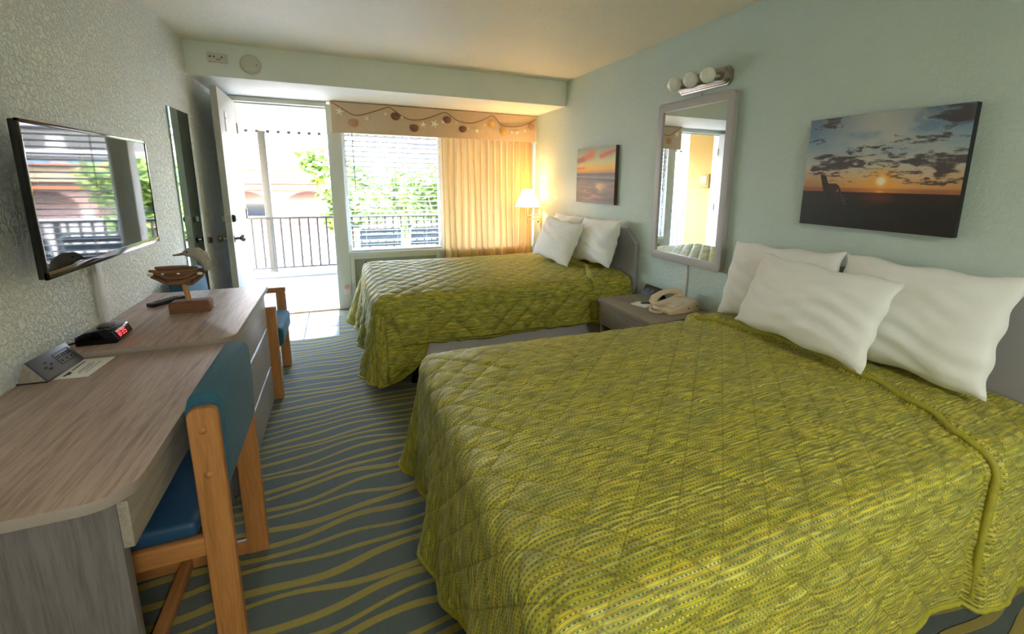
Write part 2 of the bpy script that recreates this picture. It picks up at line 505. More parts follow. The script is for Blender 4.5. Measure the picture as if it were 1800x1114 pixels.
def quilt_material():
    m, nt, b = newmat('lime_striped_quilt'); g = NT(nt)
    tc = g.n('ShaderNodeTexCoord'); sp = g.n('ShaderNodeSeparateXYZ')
    g.l(tc.outputs['UV'], sp.inputs[0])
    u, v0 = sp.outputs[0], sp.outputs[1]
    cv = g.n('ShaderNodeCombineXYZ'); g.l(g.math('MULTIPLY', u, 5.0), cv.inputs[0]); g.l(g.math('MULTIPLY', v0, 5.0), cv.inputs[1])
    wob = g.math('MULTIPLY', g.math('SUBTRACT', g.noise(cv.outputs[0], 1.0, 2), .5), .010)
    v = g.math('ADD', v0, wob)
    P = .0062
    t = g.math('DIVIDE', v, P); cell = g.math('FLOOR', t); fr = g.math('SUBTRACT', t, cell)
    wn1 = g.n('ShaderNodeTexWhiteNoise'); wn1.noise_dimensions = '1D'; g.l(cell, wn1.inputs['W'])
    rnd = wn1.outputs['Value']
    # streaks along the length of the bed
    cs = g.n('ShaderNodeCombineXYZ'); g.l(g.math('MULTIPLY', u, 16.0), cs.inputs[0]); g.l(g.math('MULTIPLY', v, 95.0), cs.inputs[1])
    st = g.noise(cs.outputs[0], 1.0, 4, .65)
    cb = g.n('ShaderNodeCombineXYZ'); g.l(g.math('MULTIPLY', u, 5.0), cb.inputs[0]); g.l(g.math('MULTIPLY', v, 14.0), cb.inputs[1])
    bl = g.noise(cb.outputs[0], 1.0, 3, .6)
    c0 = g.ramp(rnd, [(.0, lin((190, 182, 48))), (.3, lin((220, 210, 58))), (.5, lin((214, 188, 52))), (.75, lin((230, 220, 78))), (1.0, lin((216, 212, 120)))])
    c1 = g.mix(g.ramp(st, [(.40, (0, 0, 0)), (.62, (1, 1, 1))]), c0, lin((138, 134, 44)))
    c1 = g.mix(g.math('MULTIPLY', g.ramp(bl, [(.45, (0, 0, 0)), (.7, (1, 1, 1))]), .55), c1, lin((138, 136, 66)))
    # thin dark rule between stripes
    rule = g.math('GREATER_THAN', g.math('ABSOLUTE', g.math('SUBTRACT', fr, .5)), .38)
    c2 = g.mix(g.math('MULTIPLY', rule, .55), c1, lin((96, 102, 30)))
    # rows of small teal dashes
    row = g.math('LESS_THAN', g.math('FRACT', g.math('MULTIPLY', cell, .5)), .25)
    du = g.math('FRACT', g.math('ADD', g.math('DIVIDE', u, .0105), g.math('MULTIPLY', rnd, 3.0)))
    dash = g.math('MULTIPLY', g.math('LESS_THAN', du, .48), g.math('LESS_THAN', g.math('ABSOLUTE', g.math('SUBTRACT', fr, .5)), .24))
    dash = g.math('MULTIPLY', dash, row)
    c3 = g.mix(g.math('MULTIPLY', dash, .85), c2, lin((34, 82, 88)))
    S2 = math.sqrt(.5) / .098
    def stitch(sgn):
        f_ = g.math('FRACT', g.math('MULTIPLY', g.math('ADD', u, g.math('MULTIPLY', v0, sgn)), S2))
        return g.math('GREATER_THAN', g.math('ABSOLUTE', g.math('SUBTRACT', f_, .5)), .48)
    thread = g.math('MAXIMUM', stitch(1.0), stitch(-1.0))
    c3 = g.mix(g.math('MULTIPLY', thread, .45), c3, lin((112, 106, 36)))
    g.l(c3, b.inputs['Base Color'])
    b.inputs['Roughness'].default_value = .6
    b.inputs['Sheen Weight'].default_value = .06
    b.inputs['Specular IOR Level'].default_value = .4
    g.bump(st, b, .15, .002)
    return m
M['quilt'] = quilt_material()
def hem_material():
    return mat('lime_quilt_binding', (158, 152, 44), .6, vary=.3, vscale=60)
M['hem'] = hem_material()

# ================================================================ THE SETTING
# floor: carpet, with an area of tiles by the door
b = MB()
b.box(0, W, YR, -.922, -.10, 0).box(.90, W, -.922, 0, -.10, 0)
floor = struct(obj('floor', b, M['carpet'], merge=False), 'teal carpet with wavy gold lines and white entry tiles')
b = MB().box(0, .90, -.922, .16, -.10, -.006)
obj('grout_bed', b, M['grout'], floor)
for i, (x0, x1, y0, y1) in enumerate(((.004, .606, -.590, -.004), (.614, .898, -.590, -.004), (.004, .606, -.920, -.598), (.614, .898, -.920, -.598))):
    obj('tile', MB().box(x0, x1, y0, y1, -.03, .002), M['tile'], floor, bevel=.002)
struct(obj('ceiling', MB().box(-.2, W + .2, YR - .2, .15, H, H + .12), M['ceiling']), 'cream painted ceiling')
struct(obj('wall_left', MB().box(-.15, 0, YR - .15, .15, -.1, H), M['wall_tex']), 'pale textured wall behind the television')
struct(obj('wall_right', MB().box(W, W + .15, YR - .15, .15, -.1, H), M['wall']), 'mint green wall behind the headboards')
struct(obj('wall_rear', MB().box(0, W, YR - .15, YR, -.1, H), M['wall']))
# window wall with door and window openings
b = MB()
b.box(0, .055, .0, .15, 0, H).box(.055, .915, 0, .15, 2.125, H)
b.box(1.03, W, 0, .15, 2.06, H).box(3.075, W, 0, .15, 0, 2.06)
b.box(1.03, 3.075, 0, .15, 0, .60)
struct(obj('wall_back', b, M['wall']), 'window wall around the door and the window')
struct(obj('trim_1', MB().box(0, W, -SOF, 0, HS, H), M['soffit'], bevel=.004), 'boxed soffit above the door and the window')
struct(obj('trim_2', MB().box(.905, 1.035, -.012, .15, 0, 2.125), M['trim'], bevel=.004), 'painted post between the door and the window')
# door casing and threshold
b = MB()
b.box(.055, .082, -.02, .15, 0, 2.125).box(.055, .905, -.03, .15, 2.098, 2.14).box(.082, .905, .05, .065, 2.085, 2.10)
t3 = struct(obj('trim_3', b, M['trim'], bevel=.003), 'painted door casing')
obj('strike_plate', MB().box(.9035, .907, .015, .045, .86, .94), M['nickel'], t3)
struct(obj('trim_4', MB().prism([(-.035, .0), (-.015, .016), (.12, .016), (.16, .0)], 'x', .08, .905), mat('brass_threshold', (196, 168, 120), .4, metal=.4, vary=.06)), 'metal door threshold')
struct(obj('baseboard_right', MB().box(W - .012, W, YR, 0, 0, .08), M['trim'], bevel=.003))
struct(obj('baseboard_left', MB().box(0, .012, YR, -.93, 0, .08), M['trim'], bevel=.003))

# open door leaf, hinged at the left jamb, swung in against the left wall
door = bpy.data.objects.new('door_1', None); COL.objects.link(door); door.location = (.09, -.01, 0)
struct(door, 'white entrance door standing open against the wall')
ang = math.radians(2.0)
door.rotation_euler = (0, 0, ang)
TD = .044
obj('leaf', MB().box(0.0, TD, -.845, 0, .012, 2.09), M['door'], door, bevel=.002, local=True)
def knob(sx, y, z):
    x = TD if sx > 0 else 0.0
    prof = [(.034, 0), (.034, .004), (.026, .008), (.012, .012), (.011, .034), (.016, .038), (.027, .046), (.031, .056), (.028, .068), (.016, .076), (.004, .078)]
    obj('knob', MB().lathe(prof, (x, y, z), (sx, 0, 0), 24), M['chrome'], door, smooth=40, local=True)
knob(1, -.775, .90); knob(-1, -.775, .90)
obj('deadbolt', MB().lathe([(.032, 0), (.032, .006), (.027, .02), (.022, .024), (.001, .025)], (TD, -.775, 1.065), 'x', 24), mat('dark_bronze_lock', (58, 52, 46), .35, metal=.8), door, smooth=40, local=True)
obj('thumb_turn', MB().lathe([(.03, 0), (.03, .005), (.02, .008), (.001, .009)], (0, -.775, 1.065), (-1, 0, 0), 24).box(-.03, -.008, -.779, -.771, 1.045, 1.085), M['chrome'], door, smooth=40, local=True)
obj('latch_plate', MB().box(TD / 2 - .013, TD / 2 + .013, -.8475, -.843, .87, .93), M['nickel'], door, local=True)
obj('latch_bolt', MB().box(TD / 2 - .007, TD / 2 + .007, -.856, -.845, .89, .91), M['nickel'], door, local=True)
obj('bolt_plate', MB().box(TD / 2 - .013, TD / 2 + .013, -.8475, -.843, 1.035, 1.095), M['nickel'], door, local=True)
np_ = obj('notice_plate', MB().box(TD, TD + .003, -.62, -.50, 1.77, 1.93), M['paper'], door, bevel=.001, local=True)
obj('notice_edge', MB().box(TD + .003, TD + .004, -.62, -.612, 1.77, 1.93).box(TD + .003, TD + .004, -.58, -.54, 1.875, 1.882), M['ink'], np_, local=True)
for z in (.25, 1.05, 1.85):
    obj('hinge', MB().tube([(TD + .006, 0.0, z - .05), (TD + .006, 0.0, z + .05)], .007, 10), M['nickel'], door, smooth=40, local=True)

# window: frame, two panes, centre mullion, sill
win = bpy.data.objects.new('window_1', None); COL.objects.link(win); win.location = (2.05, .08, .6)
struct(win, 'wide white framed window')
M['wframe'] = mat('white_window_frame', (232, 234, 234), .4, vary=.02)
obj('window_frame', MB().box(1.035, 1.07, .04, .12, .60, 2.06).box(3.04, 3.075, .04, .12, .60, 2.06).box(1.07, 3.04, .04, .12, 2.02, 2.06).box(1.07, 3.04, .04, .12, .60, .64), M['wframe'], win, bevel=.003)
obj('mullion', MB().box(2.02, 2.075, .04, .12, .64, 2.02), M['wframe'], win, bevel=.003)
obj('pane', MB().box(1.07, 2.02, .085, .089, .64, 2.02), M['glass'], win)
obj('pane', MB().box(2.075, 3.04, .085, .089, .64, 2.02), M['glass'], win)
obj('window_sill', MB().box(1.035, 3.09, -.035, .04, .585, .612), M['trim'], win, bevel=.004)

# ================================================================ OUTSIDE THE DOOR
struct(obj('balcony_floor', MB().box(-4, 7, .15, 2.35, -.25, -.012), M['concrete']), 'pale concrete balcony walkway')
struct(obj('balcony_kerb', MB().box(-4, 7, 2.10, 2.35, -.012, .05), M['ext_white'], bevel=.01), 'white kerb along the balcony edge')
b = MB().box(-4, 7, .15, 2.45, 2.28, 2.42).box(-4, 7, 2.36, 2.45, 2.02, 2.28)
struct(obj('balcony_ceiling', b, M['porch_white']), 'white balcony ceiling')
b = MB()
for i in range(40): b.box(-1.2 + i * .13, -1.165 + i * .13, 2.33, 2.36, 2.004, 2.04)
struct(obj('balcony_fascia_trim', b, M['ext_grey']), 'dentil edge under the balcony fascia')
struct(obj('building_upper', MB().box(-6, 9, YR - .5, 2.45, 2.52, 3.4), M['ext_cream']), 'storey above the room')
b = MB().box(-.30, .022, .15, .73, -.012, 2.28)
fin = struct(obj('yellow_partition', b, M['yellow']), 'yellow stucco partition beside the open door')
lampbox = thing('wall_light', 'small square yellow wall light on the yellow stucco partition', 'light', (.022, .30, 1.33))
obj('housing', MB().box(.022, .075, .20, .40, 1.33, 1.54), M['yellow'], lampbox, bevel=.008)
obj('lens', MB().box(.075, .082, .225, .375, 1.36, 1.51), mat('amber_lens', (150, 108, 36), .4), lampbox, bevel=.003)
pc = thing('porch_light', 'round white ceiling light under the balcony roof', 'light', (.40, 1.95, 2.28))
obj('canopy_plate', MB().lathe([(.068, 0), (.068, -.012), (.06, -.018)], (.40, 1.95, 2.28), 'z', 24), M['white_metal'], pc, smooth=40)
obj('globe', MB().lathe([(.06, -.018), (.056, -.032), (.036, -.046), (.001, -.05)], (.40, 1.95, 2.28), 'z', 24), mat('ribbed_lamp_glass', (214, 204, 176), .3), pc, smooth=60)
pst = thing('balcony_post', 'square grey post at the balcony railing seen through the doorway', 'post', (.047, 2.28, .05))
obj('shaft', MB().box(.002, .092, 2.235, 2.325, .05, 2.02), M['post_grey'], pst, bevel=.004)
obj('foot_plate', MB().box(-.01, .105, 2.225, 2.34, .05, .065), M['post_grey'], pst, bevel=.004)
rl = thing('balcony_railing', 'grey metal balcony railing with thin upright bars', 'railing', (1.5, 2.2, .05))
obj('top_rail', MB().box(-3.5, 6.5, 2.18, 2.22, .815, .845), M['rail'], rl, bevel=.003)
obj('bottom_rail', MB().box(-3.5, 6.5, 2.185, 2.215, .10, .125), M['rail'], rl, bevel=.003)
bar = obj('baluster', MB().box(-.012, .012, -.012, .012, 0, .70), M['rail'], rl, local=True)
bar.location = (-3.2, 0, .07)
k = 0
for i in range(1, 66):
    x = -3.2 + i * .118
    c = bar.copy(); COL.objects.link(c); c.parent = rl; c.location = (x, 0, .07)
for x in (-2.5, 2.4, 4.7):
    obj('stanchion', MB().box(x - .02, x + .02, 2.18, 2.22, .05, .815), M['rail'], rl)

def patio_chair(x, y, label):
    t = thing('patio_chair', label, 'chair', (x, y, -.012), 0, 'patio chairs on the balcony')
    z0 = -.012
    for s in (-1, 1):
        xx = x + s * .24
        obj('side_frame', MB().tube([(xx, y + .34, z0 + .012), (xx, y + .30, z0 + .40), (xx, y - .05, z0 + .42), (xx, y - .20, z0 + .82), (xx - s * .04, y - .215, z0 + .86), (xx - s * .08, y - .22, z0 + .87)], .013, 8), M['white_metal'], t, smooth=50)
        obj('leg', MB().tube([(xx, y - .05, z0 + .42), (xx, y - .22, z0 + .012)], .013, 8), M['white_metal'], t, smooth=50)
    obj('top_rail', MB().tube([(x - .17, y - .22, z0 + .87), (x + .17, y - .22, z0 + .87)], .013, 8), M['white_metal'], t, smooth=50)
    R = Matrix.Rotation(math.radians(20.5), 3, 'X')
    for k in range(5):
        f = k / 4
        obj('back_slat', MB().obox((x, y - .075 - .125 * f, z0 + .48 + .33 * f), (.46, .012, .06), R), M['sling'], t, bevel=.003)
    for k in range(5):
        obj('seat_slat', MB().box(x - .23, x + .23, y - .03 + k * .065, y + .025 + k * .065, z0 + .42, z0 + .435), M['sling'], t, bevel=.003)
patio_chair(1.40, .62, 'patio chair on the balcony behind the blinds, beside the door post')
patio_chair(1.98, .62, 'patio chair on the balcony behind the blinds, nearer the curtain')

GZ = -2.9
struct(obj('ground', MB().box(-120, 120, 2.4, 160, GZ - .2, GZ), M['asphalt']), 'pale street and car park below the balcony')
# low arcade building across the street
ar = thing('arcade_building', 'low cream building with arches and an orange trim across the street', 'building', (-3, 26, GZ))
b = MB()
AW = 3.4
xs = [-16 + AW * i for i in range(10)]
zt, zs = .55, -.35
def arch(x0, x1, z0, zsp, ztop_, zroof, y0, y1):
    # wall bay with an arched opening
    n = 12; cx = (x0 + x1) / 2; hw = (x1 - x0) / 2 - .35
    pts = [(x0, z0), (x0, zroof), (x1, zroof), (x1, z0), (cx + hw, z0), (cx + hw, zsp)]
    pts += [(cx + hw * math.cos(PI * k / n), zsp + (ztop_ - zsp) * math.sin(PI * k / n)) for k in range(1, n)]
    pts += [(cx - hw, zsp), (cx - hw, z0)]
    return MB().prism(pts[::-1], 'y', y0, y1)
for i, x in enumerate(xs):
    obj('arch_bay', arch(x, x + AW, GZ, zs, zt, 1.0, 26, 26.4), M['ext_pink'], ar)
    obj('column', MB().box(x - .2, x + .2, 25.85, 26, GZ, zs), M['ext_white'], ar)
obj('rear_wall', MB().box(-16, 18, 28.5, 28.8, GZ, 1.0), mat('pale_pink_stucco', (150, 122, 112), .85, vary=.05), ar)
obj('trim_band', MB().box(-16.2, 18.2, 25.8, 26.0, .62, .78), M['ext_orange'], ar)
obj('parapet', MB().box(-16.2, 18.2, 25.7, 29, 1.0, 1.75), M['ext_cream'], ar)
obj('coping', MB().box(-16.4, 18.4, 25.5, 29.2, 1.75, 1.88), M['ext_orange'], ar)
for i in (2, 3):
    wv = obj('window', MB().box(xs[i] + .7, xs[i] + AW - .7, 28.4, 28.5, -1.9, -.2), M['ext_white'], ar)
    obj('pane', MB().box(xs[i] + .85, xs[i] + AW - .85, 28.36, 28.4, -1.8, -.3), M['ext_glass'], wv)
# low brick wall before the arcade
bw = thing('brick_wall', 'low pale red brick wall in front of the arcade', 'wall', (-3, 22, GZ))
obj('core', MB().box(-14, 16, 22.02, 22.2, GZ, -.72), M['grout'], bw)
bk = None
nb = 0
for r in range(4):
    z = -1.52 + r * .2
    for c in range(36):
        x = -7.5 + c * .42 + (.21 if r % 2 else 0)
        if bk is None:
            bk = obj('brick', MB().box(-.195, .195, -.03, .03, 0, .18), M['brick'], bw, local=True)
            bk.location = (x + 3, 0, z - GZ)
        else:
            c_ = bk.copy(); COL.objects.link(c_); c_.parent = bw; c_.location = (x + 3, random.uniform(-.006, .006), z - GZ)
obj('cap', MB().box(-14, 16, 21.95, 22.25, -.72, -.62), M['ext_white'], bw)
# far hotel
ht = thing('far_hotel', 'tall white hotel block far behind the arcade', 'building', (-20, 110, GZ))
obj('wall', MB().box(-75, 8, 110, 125, GZ, 30), M['ext_white'], ht)
for r in range(2):
    for c in range(9):
        x = -68 + c * 8.2; z = 4.2 + r * 3.0
        w_ = obj('window', MB().box(x, x + 2.6, 109.85, 110, z, z + 1.3), M['ext_grey'], ht)
        obj('pane', MB().box(x + 1.1, x + 2.4, 109.8, 109.85, z + .15, z + 1.15), M['ext_glass'], w_)
for z in (3.2, 9.2):
    obj('ledge', MB().box(-75, 8, 109.7, 110, z, z + .35), M['ext_white'], ht)
h2 = thing('balcony_block', 'white apartment block with long grey balcony bands seen through the blinds', 'building', (26, 62, GZ))
obj('wall', MB().box(10, 44, 62, 72, GZ, 16), M['ext_white'], h2)
for k, z in enumerate((3.2, 6.0)):
    obj('balcony_band', MB().box(10.5, 43.5, 61, 62, z, z + .35), M['ext_grey'], h2)
    for c in range(6):
        obj('window', MB().box(12 + c * 5.2, 15.6 + c * 5.2, 61.9, 62, z - 2.0, z - .5), M['ext_blue'] if k == 0 else M['ext_glass'], h2)

def tree(x, y, h, r, label, n=2600):
    t = thing('street_tree', label, 'tree', (x, y, GZ), 0, 'street trees between the balcony and the arcade')
    zc = GZ + h
    tr = MB().tube([(x, y, GZ), (x + .06, y, GZ + h * .35), (x - .04, y + .05, GZ + h * .75)], [.14, .11, .06], 9)
    obj('trunk', tr, M['bark'], t, smooth=50)
    for k in range(6):
        a = k * 1.05 + random.random()
        e = (x + math.cos(a) * r * .6, y + math.sin(a) * r * .6, zc + random.uniform(-.3, .4) * r)
        obj('branch', MB().tube([(x, y, GZ + h * random.uniform(.4, .65)), ((x + e[0]) / 2, (y + e[1]) / 2, (GZ + h * .6 + e[2]) / 2), e], [.05, .035, .012], 6), M['bark'], t, smooth=50)
    vs, fs, mi = [], [], []
    blobs = [(Vector((x + random.gauss(0, .38) * r, y + random.gauss(0, .38) * r, zc + random.gauss(0, .38) * r * .9)), random.uniform(.28, .5) * r) for _ in range(16)]
    for i in range(n):
        c, br = random.choice(blobs)
        d = Vector((random.gauss(0, 1), random.gauss(0, 1), random.gauss(0, 1))).normalized()
        p = c + d * br * random.random() ** .4
        q = Vector((random.gauss(0, 1), random.gauss(0, 1), random.gauss(0, .6))).normalized()
        s_ = q.orthogonal().normalized()
        L = random.uniform(.10, .17); Wd = L * .42
        k = len(vs)
        vs += [p - q * L, p + s_ * Wd, p + q * L, p - s_ * Wd]
        fs.append((k, k + 1, k + 2, k + 3)); mi.append(0 if random.random() < .6 else 1)
    me = bpy.data.meshes.new('foliage'); off = Vector((x, y, GZ))
    me.from_pydata([tuple(v - off) for v in vs], [], fs)
    me.materials.append(M['leaf']); me.materials.append(M['leaf_b'])
    me.polygons.foreach_set('material_index', mi)
    o = bpy.data.objects.new('foliage', me); COL.objects.link(o); o.parent = t; o['kind'] = 'stuff'
tree(1.35, 8.6, 3.8, 1.15, 'bright green street tree whose crown shows past the door post')
tree(4.1, 11.0, 3.7, 1.45, 'bright green street tree seen through the blinds beside the curtain')

tree(3.6, 15.5, 3.6, 1.5, 'bright green street tree furthest from the balcony, between the other two')

# ================================================================ LARGE FURNITURE
# ---- beds
def smooth01(a):
    a = min(1, max(0, a)); return a * a * (3 - 2 * a)

def bedspread(name, label, xh, xf, y0, y1, zt, dfoot, dnear, dfar, fold, seed, flap, puff, fall):
    """quilt draped over a bed: y0 near side, y1 far side; fold(t)->distance of the turned edge from the head"""
    rnd = random.Random(seed)
    r = .075
    q = .098
    xs0, xs1 = xh, xf + r                # flat top along x: head to foot (foot is smaller x)
    ya, yb = y0 + r, y1 - r
    L, Wd = xs0 - xs1, yb - ya
    st = .0085
    nx, ny = int(L / st), int(Wd / st)
    ph = [rnd.uniform(0, 6.28) for _ in range(8)]
    V, UV, F = [], [], []
    def top_z(s, t):
        e = min(t, Wd - t, (L - s)) 
        z = zt - .02 * math.exp(-max(e, 0) / .12) + .006 * math.sin(3.1 * s + ph[0]) * math.sin(4.3 * t + ph[1])
        return z
    # top grid: i along s (0 at head), j along t (0 at near side)
    for i in range(nx + 1):
        s = L * i / nx
        for j in range(ny + 1):
            t = Wd * j / ny
            V.append((xs0 - s, ya + t, top_z(s, t))); UV.append((s, t))
    F += [(i * (ny + 1) + j, i * (ny + 1) + j + 1, (i + 1) * (ny + 1) + j + 1, (i + 1) * (ny + 1) + j) for i in range(nx) for j in range(ny)]
    # perimeter: (s, t, outward dir, drop, corner parameter)
    per = []
    for i in range(nx + 1): per.append((L * i / nx, 0.0, (0, -1), None, 'near', 0))
    NC = 34
    for k in range(1, NC): per.append((L, 0.0, None, k / NC * PI / 2, 'cn', 0))
    for j in range(ny + 1): per.append((L, Wd * j / ny, (-1, 0), None, 'foot', 0))
    for k in range(1, NC): per.append((L, Wd, None, k / NC * PI / 2, 'cf', 0))
    for i in range(nx, -1, -1): per.append((L * i / nx, Wd, (0, 1), None, 'far', 0))
    nd = 66
    base = len(V)
    hem = []
    plen = 0
    for pi_, (s, t, n, th, kind, _) in enumerate(per):
        bx, by, bz = xs0 - s, ya + t, top_z(s, t)
        if kind == 'near': D = dnear + .012 * math.sin(s * 5 + ph[2]) + (max(0, dfoot - dnear) * math.sqrt(max(0, 1 - ((L - s) / .26) ** 2)) if dfoot - dnear > .15 else 0); n_ = (0, -1); flare = .05; wav = .028 * math.sin(s * 8.5 + ph[3]) + .014 * math.sin(s * 19 + ph[4]); du = (0, -1); plen += st
        elif kind == 'far': D = dfar; n_ = (0, 1); flare = .06; wav = .02 * math.sin(s * 7 + ph[4]); du = (0, 1)
        elif kind == 'foot': D = dfoot + .02 * math.sin(t * 6 + ph[5]); n_ = (-1, 0); flare = .07; wav = .034 * math.sin(t * 11 + ph[6]) + .02 * math.sin(t * 23 + ph[7]); du = (1, 0)
        else:
            f = th / (PI / 2)
            if kind == 'cn':
                n_ = (-math.sin(th), -math.cos(th)); a, c = (dfoot if dfoot - dnear > .15 else dnear), dfoot; fl = flap[0]; du = (math.sin(th), -math.cos(th))
            else:
                n_ = (-math.cos(th), math.sin(th)); a, c = dfoot, dfar; fl = flap[1]; du = (math.cos(th), math.sin(th))
            # rounded cloth corner reaching a little past both drops
            D = (a + (c - a) * smooth01(f)) + (.08 if fl > .3 else .02) * math.sin(2 * th)
            flare = .06 + fl * math.sin(2 * th) ** 2
            wav = .03 * math.sin(f * 9 + ph[6])
        a0 = PI * r / 2
        for k in range(nd + 1):
            d = (D + a0 * .4) * k / nd
            if d < a0:
                out = r * math.sin(d / r); dn = r * (1 - math.cos(d / r))
            else:
                e = d - a0
                g_ = (e / max(D - a0 * .6, .05))
                fl_ = flare + wav * 2.0 * smooth01(g_)
                fl_ = max(fl_, -.04)
                out = r + e * fl_; dn = r + e * math.sqrt(max(.1, 1 - fl_ * fl_))
                if kind in ('foot', 'near'): out += abs(wav) * .25 * smooth01(g_ * 2)
                if kind == 'near' and dfoot - dnear > .15:      # side panel lies over the corner flap
                    out += .022 * smooth01(((L - s) - .02 - .30 * e) / .014) * (1 - smooth01((d - dnear - a0 * .3) / .014))
            V.append((bx + n_[0] * out, by + n_[1] * out, max(.02, bz - dn)))
            UV.append((s + du[0] * d, t + du[1] * d))
        hem.append(len(V) - 1)
    m = len(per)
    F += [(base + p * (nd + 1) + k, base + p * (nd + 1) + k + 1, base + (p + 1) * (nd + 1) + k + 1, base + (p + 1) * (nd + 1) + k) for p in range(m - 1) for k in range(nd)]
    me = bpy.data.meshes.new(name)
    loc = Vector(((xh + xf) / 2, (y0 + y1) / 2, zt))
    me.from_pydata([tuple(Vector(v) - loc) for v in V], [], F)
    bm = bmesh.new(); bm.from_mesh(me)
    bm.verts.ensure_lookup_table()
    uvl = bm.verts.layers.float_vector.new('cloth')
    for v, uv in zip(bm.verts, UV): v[uvl] = (uv[0], uv[1], 0)
    hemv = [bm.verts[i] for i in hem]
    bmesh.ops.remove_doubles(bm, verts=bm.verts, dist=1e-5)
    bmesh.ops.dissolve_degenerate(bm, edges=bm.edges, dist=1e-6)
    bmesh.ops.recalc_face_normals(bm, faces=bm.faces)
    bm.normal_update()
    # make normals point up
    upn = sum(f.normal.z for f in bm.faces)
    if upn < 0:
        for f in bm.faces: f.normal_flip()
        bm.normal_update()
    newp = []
    s2 = math.sqrt(.5)
    for v in bm.verts:
        u_, t_, _ = v[uvl]
        fa = ((u_ + t_) * s2 / q) % 1; fb = ((u_ - t_) * s2 / q) % 1
        da = min(fa, 1 - fa) * q; db = min(fb, 1 - fb) * q
        h = puff * (1 - math.exp(-da / fall)) * (1 - math.exp(-db / fall)) * 1.1
        h += .0018 * math.sin(u_ * 31 + 3 * math.sin(t_ * 9)) * math.sin(t_ * 23 + 2 * math.sin(u_ * 7))
        # turned-over edge near the pillows: upper layer on the foot side, with a rolled rim
        e = u_ - fold(t_)
        if e < .08:
            h += .018 * smooth01((.004 - e) / .009)
            h += .014 * math.exp(-((e + .018) / .015) ** 2) * (1 + .25 * math.sin(t_ * 40))
            h -= .006 * math.exp(-((e - .010) / .008) ** 2)
        newp.append(v.co + v.normal * h)
    hemp = []
    for v, p in zip(bm.verts, newp): v.co = p
    uvm = bm.loops.layers.uv.new('UVMap')
    for f in bm.faces:
        f.smooth = True
        for l in f.loops: l[uvm].uv = (l.vert[uvl][0], l.vert[uvl][1])
    hempts = [v.co.copy() for v in hemv if v.is_valid]
    bm.to_mesh(me); bm.free()
    me.materials.append(M['quilt'])
    t = thing(name, label, 'bedspread', loc)
    o = bpy.data.objects.new('quilt', me); COL.objects.link(o); o.parent = t
    md = o.modifiers.new('thick', 'SOLIDIFY'); md.thickness = .008; md.offset = -1
    pts = hempts[::2]
    obj('hem', MB().tube(pts, .009, 7), M['hem'], t, smooth=60, local=True)
    edge = []
    for k in range(18, 0, -1):          # up the near side, then across the top
        d = (dnear + .02) * k / 18
        a0 = PI * r / 2
        out, dn = (r * math.sin(d / r), r * (1 - math.cos(d / r))) if d < a0 else (r + (d - a0) * .05, r + d - a0)
        edge.append(Vector((xs0 - fold(-d) + .004, ya - out - .020, top_z(fold(-d), 0) - dn + .006)) - loc)
    for k in range(61):
        tt = Wd * k / 60
        edge.append(Vector((xs0 - fold(tt) + .004, ya + tt, top_z(fold(tt), tt) + .019 + .003 * math.sin(tt * 37 + seed))) - loc)
    obj('turned_edge', MB().tube(edge, .011, 8), M['hem'], t, smooth=60, local=True)
    return t

ZB = .665
def bed(y0, y1, x0, label, hb0, hb1, hbl, leg_label):
    yc = (y0 + y1) / 2
    t = thing('bed', label, 'bed', (2.1, yc, 0))
    obj('box_spring', MB().box(x0 + .04, 3.09, y0, y1, .15, .40), M['boxspring'], t, bevel=.02, seg=3)
    obj('mattress', MB().box(x0 + .06, 3.085, y0 + .025, y1 - .025, .40, ZB - .048), M['mattress'], t, bevel=.04, seg=3)
    obj('frame_rail', MB().box(x0 + .12, 3.06, y0 + .03, y0 + .06, .10, .15).box(x0 + .12, 3.06, y1 - .06, y1 - .03, .10, .15).box(x0 + .10, x0 + .14, y0 + .03, y1 - .03, .10, .15), M['steel'], t)
    for x in (x0 + .22, 2.9):
        for y in (y0 + .06, y1 - .06):
            obj('leg', MB().lathe([(.026, .1), (.026, .03), (.034, .028), (.034, 0)], (x, y, 0), 'z', 14), M['steel'], t, smooth=40)
    c = .12
    h = thing('headboard', hbl, 'headboard', (3.12, (hb0 + hb1) / 2, .1))
    poly = [(hb0, .1), (hb0, .92), (hb0 + .135, 1.03), (hb1 - .135, 1.03), (hb1, .92), (hb1, .1)]
    obj('panel', MB().prism(poly, 'x', 3.102, 3.143), M['headboard'], h, bevel=.008, seg=3)
    return t
bed(-2.20, -.84, 1.17, 'double bed under the window, box spring showing below its green quilt', -2.275, -.77, 'grey headboard with cut corners behind the bed by the window', '')
bed(-4.64, -3.30, 1.25, 'double bed closest to the camera, covered by a wide green quilt', -4.76, -3.34, 'grey headboard behind the three large pillows of the nearer bed', '')

def lerp_table(tab):
    def f(t):
        if t <= tab[0][0]: return tab[0][1]
        for (a, x), (b_, y) in zip(tab, tab[1:]):
            if t <= b_: return x + (y - x) * smooth01((t - a) / (b_ - a))
        return tab[-1][1]
    return f
fold_far = lerp_table([(-.3, .36), (0, .32), (.35, .20), (.9, .15), (1.3, .22), (1.6, .24)])
fold_near = lerp_table([(-.4, .47), (0, .42), (.12, .36), (.35, .30), (.70, .235), (1.07, .27), (1.3, .31), (1.6, .33)])
bedspread('bedspread', 'lime green quilted bedspread on the bed by the window', 3.09, 1.13, -2.24, -.80, ZB, .56, .32, .42, fold_far, 3, (.05, .40), .0105, .010)
bedspread('bedspread', 'lime green quilted bedspread with teal dashes on the nearer bed', 3.09, 1.25, -4.68, -3.26, ZB, .56, .46, .46, fold_near, 9, (.16, .18), .0052, .0055)

